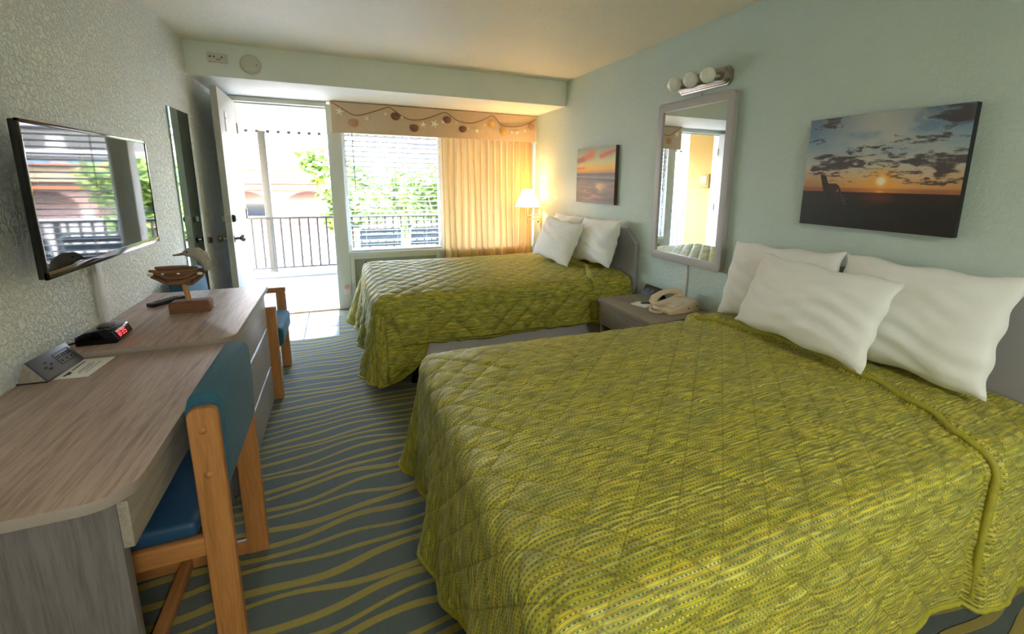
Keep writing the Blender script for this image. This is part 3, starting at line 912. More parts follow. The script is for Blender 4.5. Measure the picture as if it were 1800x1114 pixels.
def pillow(label, c, right, upv, w, h, T, seed, group):
    rnd = random.Random(seed)
    ph = [rnd.uniform(0, 6.28) for _ in range(8)]
    n, m = 44, 32
    def surf(sgn):
        out = []
        for i in range(n + 1):
            for j in range(m + 1):
                u, v = -1 + 2 * i / n, -1 + 2 * j / m
                x = w / 2 * u * (1 - .05 * (1 - v * v)); y = h / 2 * v * (1 - .06 * (1 - u * u))
                prof = max(0, (1 - abs(u) ** 2.4) * (1 - abs(v) ** 2.4)) ** .5
                z = sgn * T / 2 * prof
                wr = .0065 * math.sin(7 * u + 5 * v + ph[0]) * math.sin(9 * v + ph[1]) + .004 * math.sin(17 * v + 3 * math.sin(4 * u + ph[2]) + ph[3])
                edge = (1 - prof)
                z += wr * prof * 1.1 + sgn * .006 * math.sin(16 * u + ph[4]) * edge * prof * (abs(v) > .5)
                # corners flop a little
                x += .005 * math.sin(11 * v + ph[5]) * abs(u) ** 6; y += .006 * math.sin(8 * u + ph[6]) * abs(v) ** 6
                out.append((x, y, z))
        return out
    A, B = surf(1), surf(-1)
    F = []
    k = (m + 1)
    for i in range(n):
        for j in range(m):
            F.append((i * k + j, (i + 1) * k + j, (i + 1) * k + j + 1, i * k + j + 1))
    o2 = len(A)
    F += [tuple(o2 + q for q in f[::-1]) for f in F]
    mb = MB(); mb.v = A + B; mb.f = F
    t_ = obj('pillow', mb, M['cotton'], None, smooth=80, local=True, merge=True)
    r = Vector(right).normalized(); u = Vector(upv); u = (u - r * u.dot(r)).normalized(); nn = r.cross(u)
    mx = Matrix((r, u, nn)).transposed().to_4x4(); mx.translation = c
    t_.matrix_world = mx
    tag(t_, label, 'pillow', group)
    sub = MB()
    return t_
G1, G2 = 'pillows on the bed by the window', 'pillows on the nearer bed'
pillow('white pillow beside the cut headboard corner of the bed by the window', (2.985, -1.865, .905), (0, -1, .04), (.30, .0, 1), .62, .40, .17, 1, G1)
pillow('white pillow mostly hidden behind the front pillow of the bed by the window', (2.99, -1.24, .895), (0, -1, 0), (.28, 0, 1), .58, .40, .16, 2, G1)
pillow('front white pillow propped on the others on the bed by the window', (2.785, -1.50, .872), (.10, -1, -.06), (.42, 0, 1), .62, .40, .16, 3, G1)
pillow('white pillow at the far side of the nearer bed, behind the front one', (2.99, -3.645, .895), (0, -1, .03), (.26, 0, 1), .62, .42, .17, 4, G2)
pillow('large white pillow at the camera side of the nearer bed against the headboard', (2.975, -4.255, .905), (-.03, -1, .0), (.30, 0, 1), .60, .43, .17, 5, G2)
pillow('front white pillow lying against two others on the nearer bed', (2.81, -3.955, .895), (-.06, -1, -.02), (.42, 0, 1), .65, .37, .16, 6, G2)

# ---- desk (near) and dresser (far)
dk = thing('desk', 'grey wood laminate desk in front of the blue desk chair', 'desk', (.26, -3.62, 0))
M['edge_band'] = mat('grey_edge_band', (158, 144, 136), .45, vary=.12, vscale=50)
def banded_top(name, mb, parent):
    o = obj(name, mb, [M['desk_top'], M['edge_band']], parent, bevel=.0012)
    for p in o.data.polygons:
        if abs(p.normal.z) < .6: p.material_index = 1
banded_top('desk_top', MB().prism(rrect(.002, .53, -4.12, -3.131, .085, (0, 1, .25, 0), 8), 'z', .722, .7474), dk)
obj('end_panel', MB().box(.01, .492, -4.085, -4.055, 0, .722), M['desk_side'], dk, bevel=.0015)
obj('end_panel', MB().box(.01, .47, -3.165, -3.135, 0, .722), M['desk_side'], dk, bevel=.0015)
obj('back_panel', MB().box(.01, .03, -4.055, -3.165, .25, .722), M['desk_side'], dk)
dr = obj('drawer', MB().box(.492, .512, -4.082, -3.14, .60, .714), M['desk_front'], dk, bevel=.0015)
obj('drawer_box', MB().box(.06, .49, -4.03, -3.19, .625, .71), M['desk_side'], dk)

ds = thing('dresser', 'grey wood laminate dresser with three wide drawers below the television', 'dresser', (.27, -2.64, 0))
banded_top('dresser_top', MB().prism(rrect(.002, .55, -3.127, -2.157, .05, (0, 1, .3, 0)), 'z', .742, .767), ds)
obj('body', MB().box(.004, .505, -3.11, -2.172, .045, .742), M['desk_side'], ds, bevel=.0015)
obj('plinth', MB().box(.02, .47, -3.09, -2.19, 0, .045), M['desk_side'], ds)
for z0, z1 in ((.056, .272), (.284, .512), (.524, .735)):
    d = obj('drawer', MB().prism([(.505, z0), (.528, z0), (.528, z1 - .005), (.522, z1), (.505, z1)], 'y', -3.10, -2.182), M['desk_front'], ds, bevel=.0012)

# ---- desk chair tucked under the desk
ch = thing('desk_chair', 'oak desk chair with a blue padded back, pushed in at the desk', 'chair', (.40, -3.64, 0))
YN, YF = -3.862, -3.428
for y in (YN, YF):
    sf = obj('back_post', MB().prism(rrect(.572, .642, 0, .808, .024, (.3, .3, 1, 1)), 'y', y - .014, y + .014), M['oak'], ch, bevel=.006, seg=3)
    if y == YN:
        for z in (.745, .615):
            obj('bolt_cap', MB().lathe([(.010, 0), (.009, -.002), (.004, -.0035), (.0005, -.004)], (.604, y - .0138, z), 'y', 14), M['oak'], sf, smooth=50)
    obj('seat_rail', MB().box(.15, .575, y - .013, y + .013, .372, .428), M['oak_x'], ch, bevel=.005)
    obj('runner', MB().box(.15, .575, y - .013, y + .013, .004, .052), M['oak_x'], ch, bevel=.005)
    obj('leg', MB().box(.15, .205, y - .0135, y + .0135, .052, .372), M['oak'], ch, bevel=.006)
obj('stretcher', MB().box(.372, .405, YN + .014, YF - .014, .008, .048), M['oak_y'], ch, bevel=.004)
obj('seat_brace', MB().box(.50, .53, YN + .014, YF - .014, .385, .425), M['oak_y'], ch, bevel=.004)
obj('seat_brace', MB().box(.20, .23, YN + .014, YF - .014, .385, .425), M['oak_y'], ch, bevel=.004)
# padded seat
def pad(x0, x1, y0, y1, z0, z1, r):
    return MB().box(x0, x1, y0, y1, z0, z1)
obj('seat', pad(.12, .56, YN - .005, YF + .005, .428, .478, .02), M['blue_vinyl'], ch, bevel=.02, seg=4)
# padded back, wrapped over the posts
n = 16
poly = [(.580, .535), (.622, .535), (.642, .555), (.648, .70), (.646, .815), (.636, .834), (.586, .840), (.572, .828), (.562, .79), (.560, .69), (.566, .57)]
back = obj('backrest', MB().prism(poly, 'y', YN + .016, YF + .016), M['blue'], ch, bevel=.010, seg=3)

# ---- armchair between the dresser and the door
ac = thing('armchair', 'oak armchair with blue cushions standing beyond the dresser', 'armchair', (.3, -1.78, 0))
for y in (-2.06, -1.50):
    obj('leg', MB().box(.505, .565, y - .022, y + .022, 0, .575), M['oak'], ac, bevel=.008, seg=3)
    obj('leg', MB().box(.06, .12, y - .022, y + .022, 0, .575), M['oak'], ac, bevel=.008, seg=3)
    obj('armrest', MB().box(.05, .568, y - .024, y + .024, .575, .615), M['oak_x'], ac, bevel=.010, seg=3)
    obj('side_rail', MB().box(.12, .505, y - .016, y + .016, .30, .36), M['oak_x'], ac, bevel=.004)
obj('front_rail', MB().box(.49, .52, -2.04, -1.52, .27, .33), M['oak_y'], ac, bevel=.004)
obj('seat_cushion', MB().box(.10, .588, -2.025, -1.535, .33, .455), M['blue'], ac, bevel=.035, seg=4)
obj('backrest', MB().prism([(.05, .40), (.13, .40), (.10, .80), (.06, .82), (.035, .80)], 'y', -2.03, -1.53), M['blue'], ac, bevel=.02, seg=4)

# ---- nightstand between the beds
ns = thing('nightstand', 'taupe nightstand between the two beds', 'nightstand', (2.88, -2.81, 0))
obj('top', MB().prism(rrect(2.63, 3.14, -3.13, -2.50, .025, (1, 0, 0, 1)), 'z', .557, .58), M['nightstand'], ns, bevel=.002)
obj('side_panel', MB().box(2.66, 3.13, -2.535, -2.515, 0, .557), M['nightstand'], ns)
obj('side_panel', MB().box(2.66, 3.13, -3.115, -3.095, 0, .557), M['nightstand'], ns)
obj('drawer', MB().box(2.645, 2.665, -3.112, -2.518, .40, .552), M['nightstand'], ns, bevel=.002)
obj('shelf', MB().box(2.68, 3.13, -3.095, -2.535, .385, .40).box(2.68, 3.13, -3.095, -2.535, .06, .08), M['nightstand'], ns)
obj('back_panel', MB().box(3.11, 3.13, -3.095, -2.535, .08, .557), M['nightstand'], ns)

# ================================================================ WINDOW DRESSING
vl = thing('valance', 'tan fabric valance box over the window', 'valance', (2.03, -.14, 1.846))
VY = -.15
obj('front_board', MB().box(.955, 3.135, VY, VY + .02, 1.846, 2.138), M['valance'], vl, bevel=.003)
obj('return', MB().box(.945, .956, VY, -.002, 1.846, 2.138), M['valance_back'], vl, bevel=.002)
obj('return', MB().box(3.134, 3.142, VY, -.002, 1.846, 2.138), M['valance_back'], vl, bevel=.002)
obj('top_board', MB().box(.957, 3.133, VY + .02, -.002, 2.126, 2.138), M['valance_back'], vl)

# garland of shells: pixel-free layout in metres along the board (x from its left end, z below its top)
gl = thing('shell_garland', 'twine garland with seashells and starfish strung along the tan valance', 'garland', (2.03, VY - .004, 1.95))
VXL, VZT = .955, 2.137
def vpt(a, d, y=VY - .006): return (VXL + a * 2.18, y, VZT - d * .29)
rope_nodes = [(0.002, .02), (.03, .14), (.065, .30), (.095, .40), (.13, .38), (.18, .25), (.225, .12), (.245, .06), (.262, .10), (.30, .30), (.335, .42), (.38, .43),
              (.43, .34), (.475, .20), (.512, .10), (.535, .18), (.57, .34), (.61, .42), (.655, .41), (.70, .30), (.735, .16), (.755, .09), (.775, .18), (.80, .38), (.83, .45), (.87, .46), (.92, .40), (.965, .26), (.998, .12)]
pts = [vpt(*p) for p in rope_nodes]
# smooth the rope with a Catmull-Rom pass
sm = []
for i in range(len(pts) - 1):
    p0, p1, p2, p3 = (Vector(pts[max(i - 1, 0)]), Vector(pts[i]), Vector(pts[i + 1]), Vector(pts[min(i + 2, len(pts) - 1)]))
    for k in range(4):
        t_ = k / 4
        sm.append(.5 * ((2 * p1) + (p2 - p0) * t_ + (2 * p0 - 5 * p1 + 4 * p2 - p3) * t_ ** 2 + (3 * p1 - p0 - 3 * p2 + p3) * t_ ** 3))
sm.append(Vector(pts[-1]))
obj('twine', MB().tube(sm, .0045, 7), M['rope'], gl, smooth=60)
def shell(a, d, r, m_):
    c = Vector(vpt(a, d, VY - .001))
    vs, fs = [], []
    n, mm = 22, 6
    for i in range(mm + 1):
        f = i / mm
        for k in range(n + 1):
            th = -1.36 + 2.72 * k / n
            rad = 1.95 * r * f * math.cos(th) ** .55 * (1 + .03 * math.cos(k * PI))
            x = math.sin(th) * rad; z = r - math.cos(th) * rad
            y = -(.004 + .45 * r * math.sin(PI * (.12 + .88 * f)) ** .8 * math.cos(th) + .004 * (k % 2) * f)
            vs.append(c + Vector((x, y, z)))
    for i in range(mm):
        for k in range(n):
            fs.append((i * (n + 1) + k, i * (n + 1) + k + 1, (i + 1) * (n + 1) + k + 1, (i + 1) * (n + 1) + k))
    fs.append(tuple(mm * (n + 1) + k for k in range(n + 1)))
    obj('seashell', MB().add(vs, fs), m_, gl, smooth=50)
for a, d, r, m_ in ((.092, .66, .040, 'shell_tan'), (.278, .36, .040, 'shell_brown'), (.362, .72, .040, 'shell_brown'), (.522, .36, .038, 'shell_brown'),
                    (.600, .66, .036, 'shell_brown'), (.752, .40, .036, 'shell_yellow'), (.818, .68, .038, 'shell_yellow'), (.972, .40, .032, 'shell_tan')):
    shell(a, d, r, M[m_])
def starfish(a, d, r, rot):
    c = Vector(vpt(a, d, VY - .004))
    vs = [c + Vector((0, -.010, 0))]
    for k in range(10):
        th = rot + PI * k / 5
        rr = r if k % 2 == 0 else r * .34
        vs.append(c + Vector((math.sin(th) * rr, -.002, math.cos(th) * rr)))
    for k in range(10):
        th = rot + PI * k / 5
        rr = r if k % 2 == 0 else r * .34
        vs.append(c + Vector((math.sin(th) * rr, .004, math.cos(th) * rr)))
    fs = [(0, 1 + k, 1 + (k + 1) % 10) for k in range(10)] + [(1 + k, 11 + k, 11 + (k + 1) % 10, 1 + (k + 1) % 10) for k in range(10)] + [tuple(range(11, 21))]
    obj('starfish', MB().add(vs, fs), M['star'], gl)
for a, d, r, ro in ((.035, .32, .046, .2), (.152, .48, .034, .5), (.232, .30, .028, 0), (.308, .36, .018, .3), (.405, .58, .036, .1), (.460, .54, .050, .4), (.503, .44, .030, 0),
                    (.568, .44, .016, .2), (.628, .62, .018, .3), (.672, .68, .032, .1), (.712, .46, .018, 0), (.862, .66, .026, .2), (.892, .66, .026, .5), (.935, .58, .026, .1)):
    starfish(a, d, r, ro)

# curtain
cu = thing('curtain', 'cream pleated curtain covering the lamp side of the window', 'curtain', (2.57, -.085, .47))
def curtain_mesh(x0, x1, z0, z1, y, pleats, amp):
    nx, nz = pleats * 14, 30
    vs = []
    for i in range(nx + 1):
        f = i / nx
        for k in range(nz + 1):
            h = k / nz
            a = amp * (.75 + .35 * (1 - h))
            p = f * pleats * 2 * PI
            yy = y + a * math.sin(p + .35 * math.sin(f * 17) + .15 * math.sin(3 * h + f * 9)) + .012 * math.sin(p * .5 + 1.3) * (1 - h)
            xx = x0 + (x1 - x0) * f + .008 * math.sin(2 * p) + .01 * math.sin(4 * h + f * 20) * (1 - h)
            vs.append((xx, yy, z0 + (z1 - z0) * h))
    fs = [(i * (nz + 1) + k, (i + 1) * (nz + 1) + k, (i + 1) * (nz + 1) + k + 1, i * (nz + 1) + k + 1) for i in range(nx) for k in range(nz)]
    return MB().add(vs, fs)
obj('drape', curtain_mesh(2.045, 3.112, .47, 1.99, -.075, 14, .034), M['curtain'], cu, smooth=80)
obj('curtain_rod', MB().tube([(2.03, -.07, 2.0), (3.13, -.07, 2.0)], .010, 10), M['white_metal'], cu, smooth=50)

# blind with one object per slat
bd = thing('window_blind', 'white horizontal slat blind pulled down over the window beside the door', 'blind', (1.54, -.02, .62))
obj('head_rail', MB().box(1.05, 2.03, -.045, .015, 1.99, 2.04), M['white_metal'], bd, bevel=.003)
obj('bottom_rail', MB().box(1.055, 2.025, -.04, .01, .622, .645), M['white_metal'], bd, bevel=.004)
sl = None
z = .70
R = Matrix.Rotation(math.radians(4), 3, 'X')
while z < 1.97:
    if sl is None:
        prof = [(-.025, -.002), (-.012, .0015), (0, .003), (.012, .0015), (.025, -.002), (.025, -.0045), (.012, -.001), (0, .0005), (-.012, -.001), (-.025, -.0045)]
        sl = obj('slat', MB().prism(prof, 'x', -.484, .484), M['slat'], bd, local=True, smooth=40)
    else:
        c_ = sl.copy(); COL.objects.link(c_); c_.parent = bd; 
    (sl if z == .70 else c_).location = (0, .005, z - .62)
    (sl if z == .70 else c_).rotation_euler = (math.radians(-13), 0, 0)
    z += .0515
for x in (1.22, 1.54, 1.86):
    for y in (-.041, .011):
        obj('ladder_cord', MB().tube([(x, y, .645), (x, y, 1.99)], .0012, 5), M['white_plastic'], bd)
obj('tilt_wand', MB().tube([(1.135, -.055, 2.0), (1.140, -.055, 1.29)], .0045, 6), M['wand'], bd, smooth=50)

# ---- air conditioner under the window, wall outlet beside it
au = thing('air_conditioner', 'through-wall air conditioner in a painted frame below the blinds', 'air conditioner', (1.52, -.02, .14))
obj('surround', MB().box(1.045, 1.085, -.03, 0, .14, .585).box(1.96, 2.0, -.03, 0, .14, .585).box(1.085, 1.96, -.03, 0, .545, .585).box(1.085, 1.96, -.03, 0, .14, .17), M['trim'], au, bevel=.004)
obj('case', MB().box(1.085, 1.96, -.012, -.001, .17, .545), M['ac'], au, bevel=.004)
for k in range(6):
    obj('louvre', MB().box(1.13, 1.92, -.018, -.012, .25 + k * .03, .266 + k * .03), M['ac'], au)
obj('dial', MB().lathe([(.014, 0), (.013, -.012), (.001, -.013)], (1.20, -.012, .50), 'y', 14), M['black'], au, smooth=40)
ol = thing('wall_outlet', 'small outlet with a pink cover low on the post beside the bed corner', 'outlet', (.99, -.012, .22))
obj('cover_plate', MB().box(.955, 1.025, -.018, -.012, .165, .28), M['white_plastic'], ol, bevel=.002)
obj('plug', MB().lathe([(.024, 0), (.022, -.018), (.001, -.02)], (.99, -.018, .245), 'y', 16), M['pink'], ol, smooth=40)

# ================================================================ RIGHT WALL
mr = thing('wall_mirror', 'tall rectangular mirror in a grey frame between the two pictures', 'mirror', (3.13, -2.81, 1.4))
def ring(y0, y1, z0, z1, w, r, x0, x1):
    o = rrect(y0, y1, z0, z1, r, n=5); i = rrect(y0 + w, y1 - w, z0 + w, z1 - w, .006, n=5)
    n = len(o); vs, fs = [], []
    for x in (x0, x1):
        vs += [(x, *p) for p in o] + [(x, *p) for p in i]
    for k in range(n):
        l = (k + 1) % n
        fs += [(k, l, n + l, n + k), (2 * n + k, 3 * n + k, 3 * n + l, 2 * n + l), (k, 2 * n + k, 2 * n + l, l), (n + k, n + l, 3 * n + l, 3 * n + k)]
    return MB().add(vs, fs)
obj('frame', ring(-3.16, -2.461, .857, 1.944, .055, .03, 3.106, 3.142), M['frame_grey'], mr, bevel=.006, seg=3)
obj('glass', MB().box(3.118, 3.122, -3.112, -2.51, .906, 1.895), M['mirror'], mr)
obj('backing', MB().box(3.122, 3.14, -3.112, -2.51, .906, 1.895), M['dark'], mr)

vf = thing('vanity_light', 'brushed nickel light bar with three white globes above the mirror', 'light', (3.13, -2.86, 2.03))
y0, y1, zc = -3.10, -2.635, 2.035
def oct_(y0, y1, z0, z1, c): return [(y0 + c, z0), (y1 - c, z0), (y1, z0 + c), (y1, z1 - c), (y1 - c, z1), (y0 + c, z1), (y0, z1 - c), (y0, z0 + c)]
for k, (ins, xa, xb) in enumerate(((0, 3.128, 3.143), (.010, 3.112, 3.128), (.018, 3.100, 3.112))):
    obj('backplate' if k == 0 else 'raised_step', MB().prism(oct_(y0 + ins, y1 - ins, zc - .056 + ins, zc + .056 - ins, .03 - ins * .6), 'x', xa, xb), M['nickel'], vf, bevel=.004)
for yy in (-2.715, -2.865, -3.015):
    so = obj('socket', MB().lathe([(.024, 0), (.026, -.012), (.022, -.03), (.019, -.034)], (3.100, yy, zc), 'x', 20), M['nickel'], vf, smooth=40)
    obj('globe_bulb', MB().ball((3.024, yy, zc), .046, 24).lathe([(.016, 0), (.018, -.02), (.03, -.042)], (3.07, yy, zc), 'x', 18), M['bulb'], vf, smooth=60)
tag(obj('cable_cover', MB().box(3.134, 3.144, -2.845, -2.83, 1.944, 1.98), M['cable_cover'], bevel=.002), 'short cable cover between the light bar and the mirror', 'cable cover')
tag(obj('cable_cover', MB().box(3.134, 3.144, -2.845, -2.832, .56, .857), M['cable_cover'], bevel=.002), 'thin cable cover running from the mirror down to the nightstand', 'cable cover')

# ---- two canvas prints: colours computed per vertex on a fine grid
def fbm(h, w, cells_y, cells_x, octaves=5, seed=0, gain=.55):
    rs = np.random.RandomState(seed); out = np.zeros((h, w)); amp = 1; tot = 0
    for o in range(octaves):
        gy, gx = max(2, int(cells_y * 2 ** o)), max(2, int(cells_x * 2 ** o))
        g_ = rs.rand(gy + 2, gx + 2)
        yy = np.linspace(0, gy, h, endpoint=False); xx = np.linspace(0, gx, w, endpoint=False)
        yi, xi = yy.astype(int), xx.astype(int); fy, fx = yy - yi, xx - xi
        fy = fy * fy * (3 - 2 * fy); fx = fx * fx * (3 - 2 * fx)
        a = g_[np.ix_(yi, xi)]; b_ = g_[np.ix_(yi, xi + 1)]; c = g_[np.ix_(yi + 1, xi)]; d = g_[np.ix_(yi + 1, xi + 1)]
        out += amp * ((a * (1 - fx) + b_ * fx) * (1 - fy[:, None]) + (c * (1 - fx) + d * fx) * fy[:, None]); tot += amp; amp *= gain
    return out / tot
def sstep(a, b_, x):
    t = np.clip((x - a) / (b_ - a), 0, 1); return t * t * (3 - 2 * t)
def grad(v, stops):
    ps = [p for p, _ in stops]; cs = np.array([c for _, c in stops], float)
    return np.stack([np.interp(v, ps, cs[:, k]) for k in range(3)], -1)
def blend(img, col, a): return img * (1 - a[..., None]) + np.array(col, float) * a[..., None]

def paint_beach(h, w):
    v, u = np.meshgrid(np.linspace(0, 1, h), np.linspace(0, 1, w), indexing='ij')
    img = grad(v, [(.32, (236, 146, 66)), (.38, (242, 172, 92)), (.46, (228, 188, 138)), (.55, (196, 190, 178)), (.72, (150, 168, 184)), (.85, (112, 140, 168)), (1, (96, 116, 142))])
    warm = np.exp(-((u - .555) / .36) ** 2)
    img = blend(img, (120, 100, 104), .55 * (1 - warm) * sstep(.62, .30, v))
    haze = fbm(h, w, 3, 2.5, 5, 4)
    img = blend(img, (206, 200, 188), .75 * sstep(.45, .62, haze) * sstep(.40, .6, v) * np.exp(-((u - .52) / .33) ** 2))
    cl = fbm(h, w, 12, 6, 6, 11, .62); cl2 = fbm(h, w, 26, 8, 5, 23, .6)
    wu = u + (cl - .5) * .55; wv = v + (cl2 - .5) * .22
    blobs = ((.28, .60, .17, .036, 1), (.45, .62, .10, .02, .7), (.10, .555, .10, .028, .9), (.42, .715, .07, .03, .8), (.56, .74, .10, .02, .5), (.80, .56, .20, .045, 1), (.97, .60, .14, .055, 1), (.98, .92, .12, .08, 1),
             (.20, .95, .08, .045, .9), (.09, .80, .06, .022, .7), (.72, .77, .09, .028, .8), (.90, .82, .10, .02, .7), (.20, .475, .10, .014, .8), (.62, .45, .15, .018, .8), (.86, .44, .20, .022, 1), (.30, .415, .07, .010, .6), (.55, .535, .16, .016, .7), (.66, .66, .10, .016, .5))
    dens = np.zeros_like(u)
    for bu, bv, su, sv, am in blobs: dens = np.maximum(dens, am * np.exp(-((wu - bu) / su) ** 2 - ((wv - bv) / sv) ** 2))
    dens = np.clip(dens * (1 + 3.4 * (fbm(h, w, 30, 12, 4, 77, .6) - .42)), 0, 2)
    a = sstep(.10, .80, dens) * sstep(.335, .40, v)
    img = blend(img, (250, 226, 180), .3 * sstep(.06, .2, dens) * (1 - sstep(.2, .34, dens)) * np.exp(-((u - .52) / .35) ** 2))
    img = blend(img, (74, 66, 72), .9 * a)
    img = blend(img, (206, 116, 84), .5 * a * sstep(.60, .42, v) * np.exp(-((u - .52) / .25) ** 2))
    r = np.hypot((u - .555) * 1.28, v - .425)
    img = blend(img, (255, 168, 48), .9 * np.exp(-(r / .085) ** 2)); img = blend(img, (255, 246, 214), np.clip(1.5 * np.exp(-(r / .036) ** 2), 0, 1))
    img = blend(img, (150, 92, 70), .7 * sstep(.375, .35, v) * (.4 + .6 * (1 - np.exp(-((u - .555) / .16) ** 2))))
    gnd = v < .325
    sand = grad(v, [(0, (30, 27, 26)), (.2, (38, 34, 32)), (.325, (52, 42, 38))]) + (fbm(h, w, 30, 12, 3, 5)[..., None] - .5) * 10
    img = np.where(gnd[..., None], sand, img)
    img = blend(img, (255, 190, 110), np.exp(-(np.hypot((u - .555) * .8, (v - .335) * 2.2) / .02) ** 2))
    img = blend(img, (150, 66, 30), .5 * np.exp(-(((u - .555) / .10) ** 2 + ((v - .285) / .05) ** 2)) * gnd)
    # lifeguard chair silhouette
    def poly(pts):
        pts = [((a_ - .085) * 1.44 + .124, b_ * .9 + .06) for a_, b_ in pts]
        m_ = np.zeros_like(u, bool); n = len(pts); j = n - 1
        for i in range(n):
            xi, yi = pts[i]; xj, yj = pts[j]
            cnd = ((yi > v) != (yj > v)) & (u < (xj - xi) * (v - yi) / (yj - yi + 1e-12) + xi); m_ ^= cnd; j = i
        return m_
    for pts in ([(.085, .475), (.118, .455), (.135, .375), (.112, .30), (.105, .34)], [(.112, .375), (.178, .375), (.186, .35), (.184, .30), (.115, .295)],
                [(.176, .37), (.190, .36), (.236, .17), (.222, .165)], [(.118, .30), (.13, .30), (.125, .19), (.117, .19)], [(.165, .30), (.176, .30), (.21, .17), (.20, .17)]):
        img = blend(img, (58, 46, 44), .92 * poly(pts).astype(float))
    for k in range(4):
        img = blend(img, (132, 104, 90), .55 * poly([(.205 + k * .006, .26 - k * .028), (.222 + k * .006, .262 - k * .028), (.223 + k * .006, .254 - k * .028), (.206 + k * .006, .252 - k * .028)]).astype(float))
    return img
def paint_sea(h, w):
    v, u = np.meshgrid(np.linspace(0, 1, h), np.linspace(0, 1, w), indexing='ij')
    img = grad(v, [(0, (116, 98, 96)), (.18, (128, 104, 100)), (.34, (140, 118, 112)), (.46, (104, 98, 110)), (.545, (128, 112, 116)), (.55, (232, 140, 64)), (.62, (246, 186, 74)), (.74, (226, 208, 134)), (.86, (186, 190, 150)), (1, (160, 156, 140))])
    n1 = fbm(h, w, 16, 3, 4, 31); n2 = fbm(h, w, 9, 3, 5, 8)
    sea = v < .55
    img = np.where(sea[..., None], img + (n1[..., None] - .5) * 50, img)
    dist = np.exp(-((u - .45 - (v - .3) * .3) / .26) ** 2) * sstep(.02, .15, v) * sstep(.42, .3, v)
    img = blend(img, (236, 150, 110), .9 * dist * sstep(.45, .6, n1)); img = blend(img, (240, 206, 140), .8 * dist * sstep(.56, .68, n2))
    img = blend(img, (82, 78, 92), .8 * np.exp(-((v - .43 + .05 * (u - .5)) / .018) ** 2)); img = blend(img, (206, 186, 160), .6 * np.exp(-((v - .475 + .02 * u) / .012) ** 2))
    img = blend(img, (82, 78, 92), .7 * np.exp(-((v - .515) / .012) ** 2))
    def streak(u0, v0, u1, v1, wd):
        L = math.hypot(u1 - u0, v1 - v0); t = ((u - u0) * (u1 - u0) + (v - v0) * (v1 - v0)) / L ** 2
        d = ((u - u0) * -(v1 - v0) + (v - v0) * (u1 - u0)) / L
        return np.exp(-(d / (wd * (.15 + 1.6 * n2))) ** 2) * sstep(-.1, .1, t) * sstep(1.1, .85, t)
    img = blend(img, (222, 112, 74), .95 * streak(.0, .74, .50, .90, .075)); img = blend(img, (150, 112, 104), .8 * streak(-.1, .78, .22, .80, .05))
    img = blend(img, (226, 92, 60), .95 * streak(.62, .82, 1.05, .93, .04)); img = blend(img, (222, 120, 80), .8 * streak(-.05, .63, .25, .64, .03))
    return img

def canvas_print(name, label, y0, y1, z0, z1, x0, x1, painter, edge, nw=300, nh=220, tilt=0.0):
    t = thing(name, label, 'picture', ((x0 + x1) / 2, (y0 + y1) / 2, z0))
    img = painter(nh, nw) / 255
    img = np.clip(img, 0, 1); linr = np.where(img <= .04045, img / 12.92, ((img + .055) / 1.055) ** 2.4)
    off = root_offset(t)
    vs, fs = [], []
    for j in range(nh):
        for i in range(nw):
            vs.append((x0 - off.x, y0 + (y1 - y0) * i / (nw - 1) - off.y, z0 + (z1 - z0) * j / (nh - 1) - off.z))
    for j in range(nh - 1):
        for i in range(nw - 1):
            k = j * nw + i; fs.append((k, k + nw, k + nw + 1, k + 1))
    me = bpy.data.meshes.new('print'); me.from_pydata(vs, [], fs)
    ca = me.color_attributes.new('print', 'FLOAT_COLOR', 'POINT')
    rgba = np.ones((nh * nw, 4), np.float32); rgba[:, :3] = linr.reshape(-1, 3)
    ca.data.foreach_set('color', rgba.ravel())
    m_, nt, b_ = newmat(name + '_ink'); g = NT(nt)
    at = g.n('ShaderNodeVertexColor'); at.layer_name = 'print'; g.l(at.outputs[0], b_.inputs['Base Color']); b_.inputs['Roughness'].default_value = .5
    g.bump(g.noise(g.coords(), 900, 2), b_, .1, .0006)
    me.materials.append(m_)
    o = bpy.data.objects.new('print', me); COL.objects.link(o); o.parent = t
    obj('stretcher', MB().box(x0 + .0006, x1, min(y0, y1), max(y0, y1), z0, z1), edge, t, bevel=.003)
    return t
big = canvas_print('beach_canvas', 'large canvas of a lifeguard chair on a dark beach at sunset above the nearer bed', -3.655, -4.294, 1.214, 1.711, 3.108, 3.142, paint_beach, mat('dark_canvas_edge', (30, 30, 32), .6))
canvas_print('sea_canvas', 'canvas of waves under a yellow and red sunset sky beside the bedside lamp', -1.249, -1.925, 1.209, 1.707, 3.108, 3.142, paint_sea, mat('dusky_canvas_edge', (86, 70, 66), .6, vary=.4, vscale=5))

# ---- swing-arm bedside lamp
lp = thing('wall_lamp', 'lit swing-arm wall lamp with a cream shade beside the curtain', 'lamp', (3.13, -.33, 1.0))
LX, LY = 2.955, -.36
obj('backplate', MB().box(3.122, 3.143, -.350, -.300, .905, 1.075), M['brass'], lp, bevel=.006, seg=3)
obj('arm', MB().tube([(3.125, -.325, 1.005), (LX, LY, 1.005)], .007, 10).tube([(3.125, -.325, .965), (LX, LY, .965)], .006, 10), M['brass'], lp, smooth=50)
obj('stem', MB().tube([(LX, LY, .925), (LX, LY, 1.155)], .009, 12), M['brass'], lp, smooth=50)
obj('knob', MB().ball((LX, LY, .918), .011, 14), M['brass'], lp, smooth=60)
obj('switch', MB().ball((3.105, -.325, .93), .009, 12), M['black'], lp, smooth=60)
prof = [(.148, 1.108), (.055, 1.302)]
n = 36
vs = []
for r, z in ((.148, 1.106), (.148, 1.112), (.102, 1.206), (.058, 1.298), (.058, 1.304)):
    for k in range(n): vs.append((LX + r * math.cos(2 * PI * k / n), LY + r * math.sin(2 * PI * k / n), z))
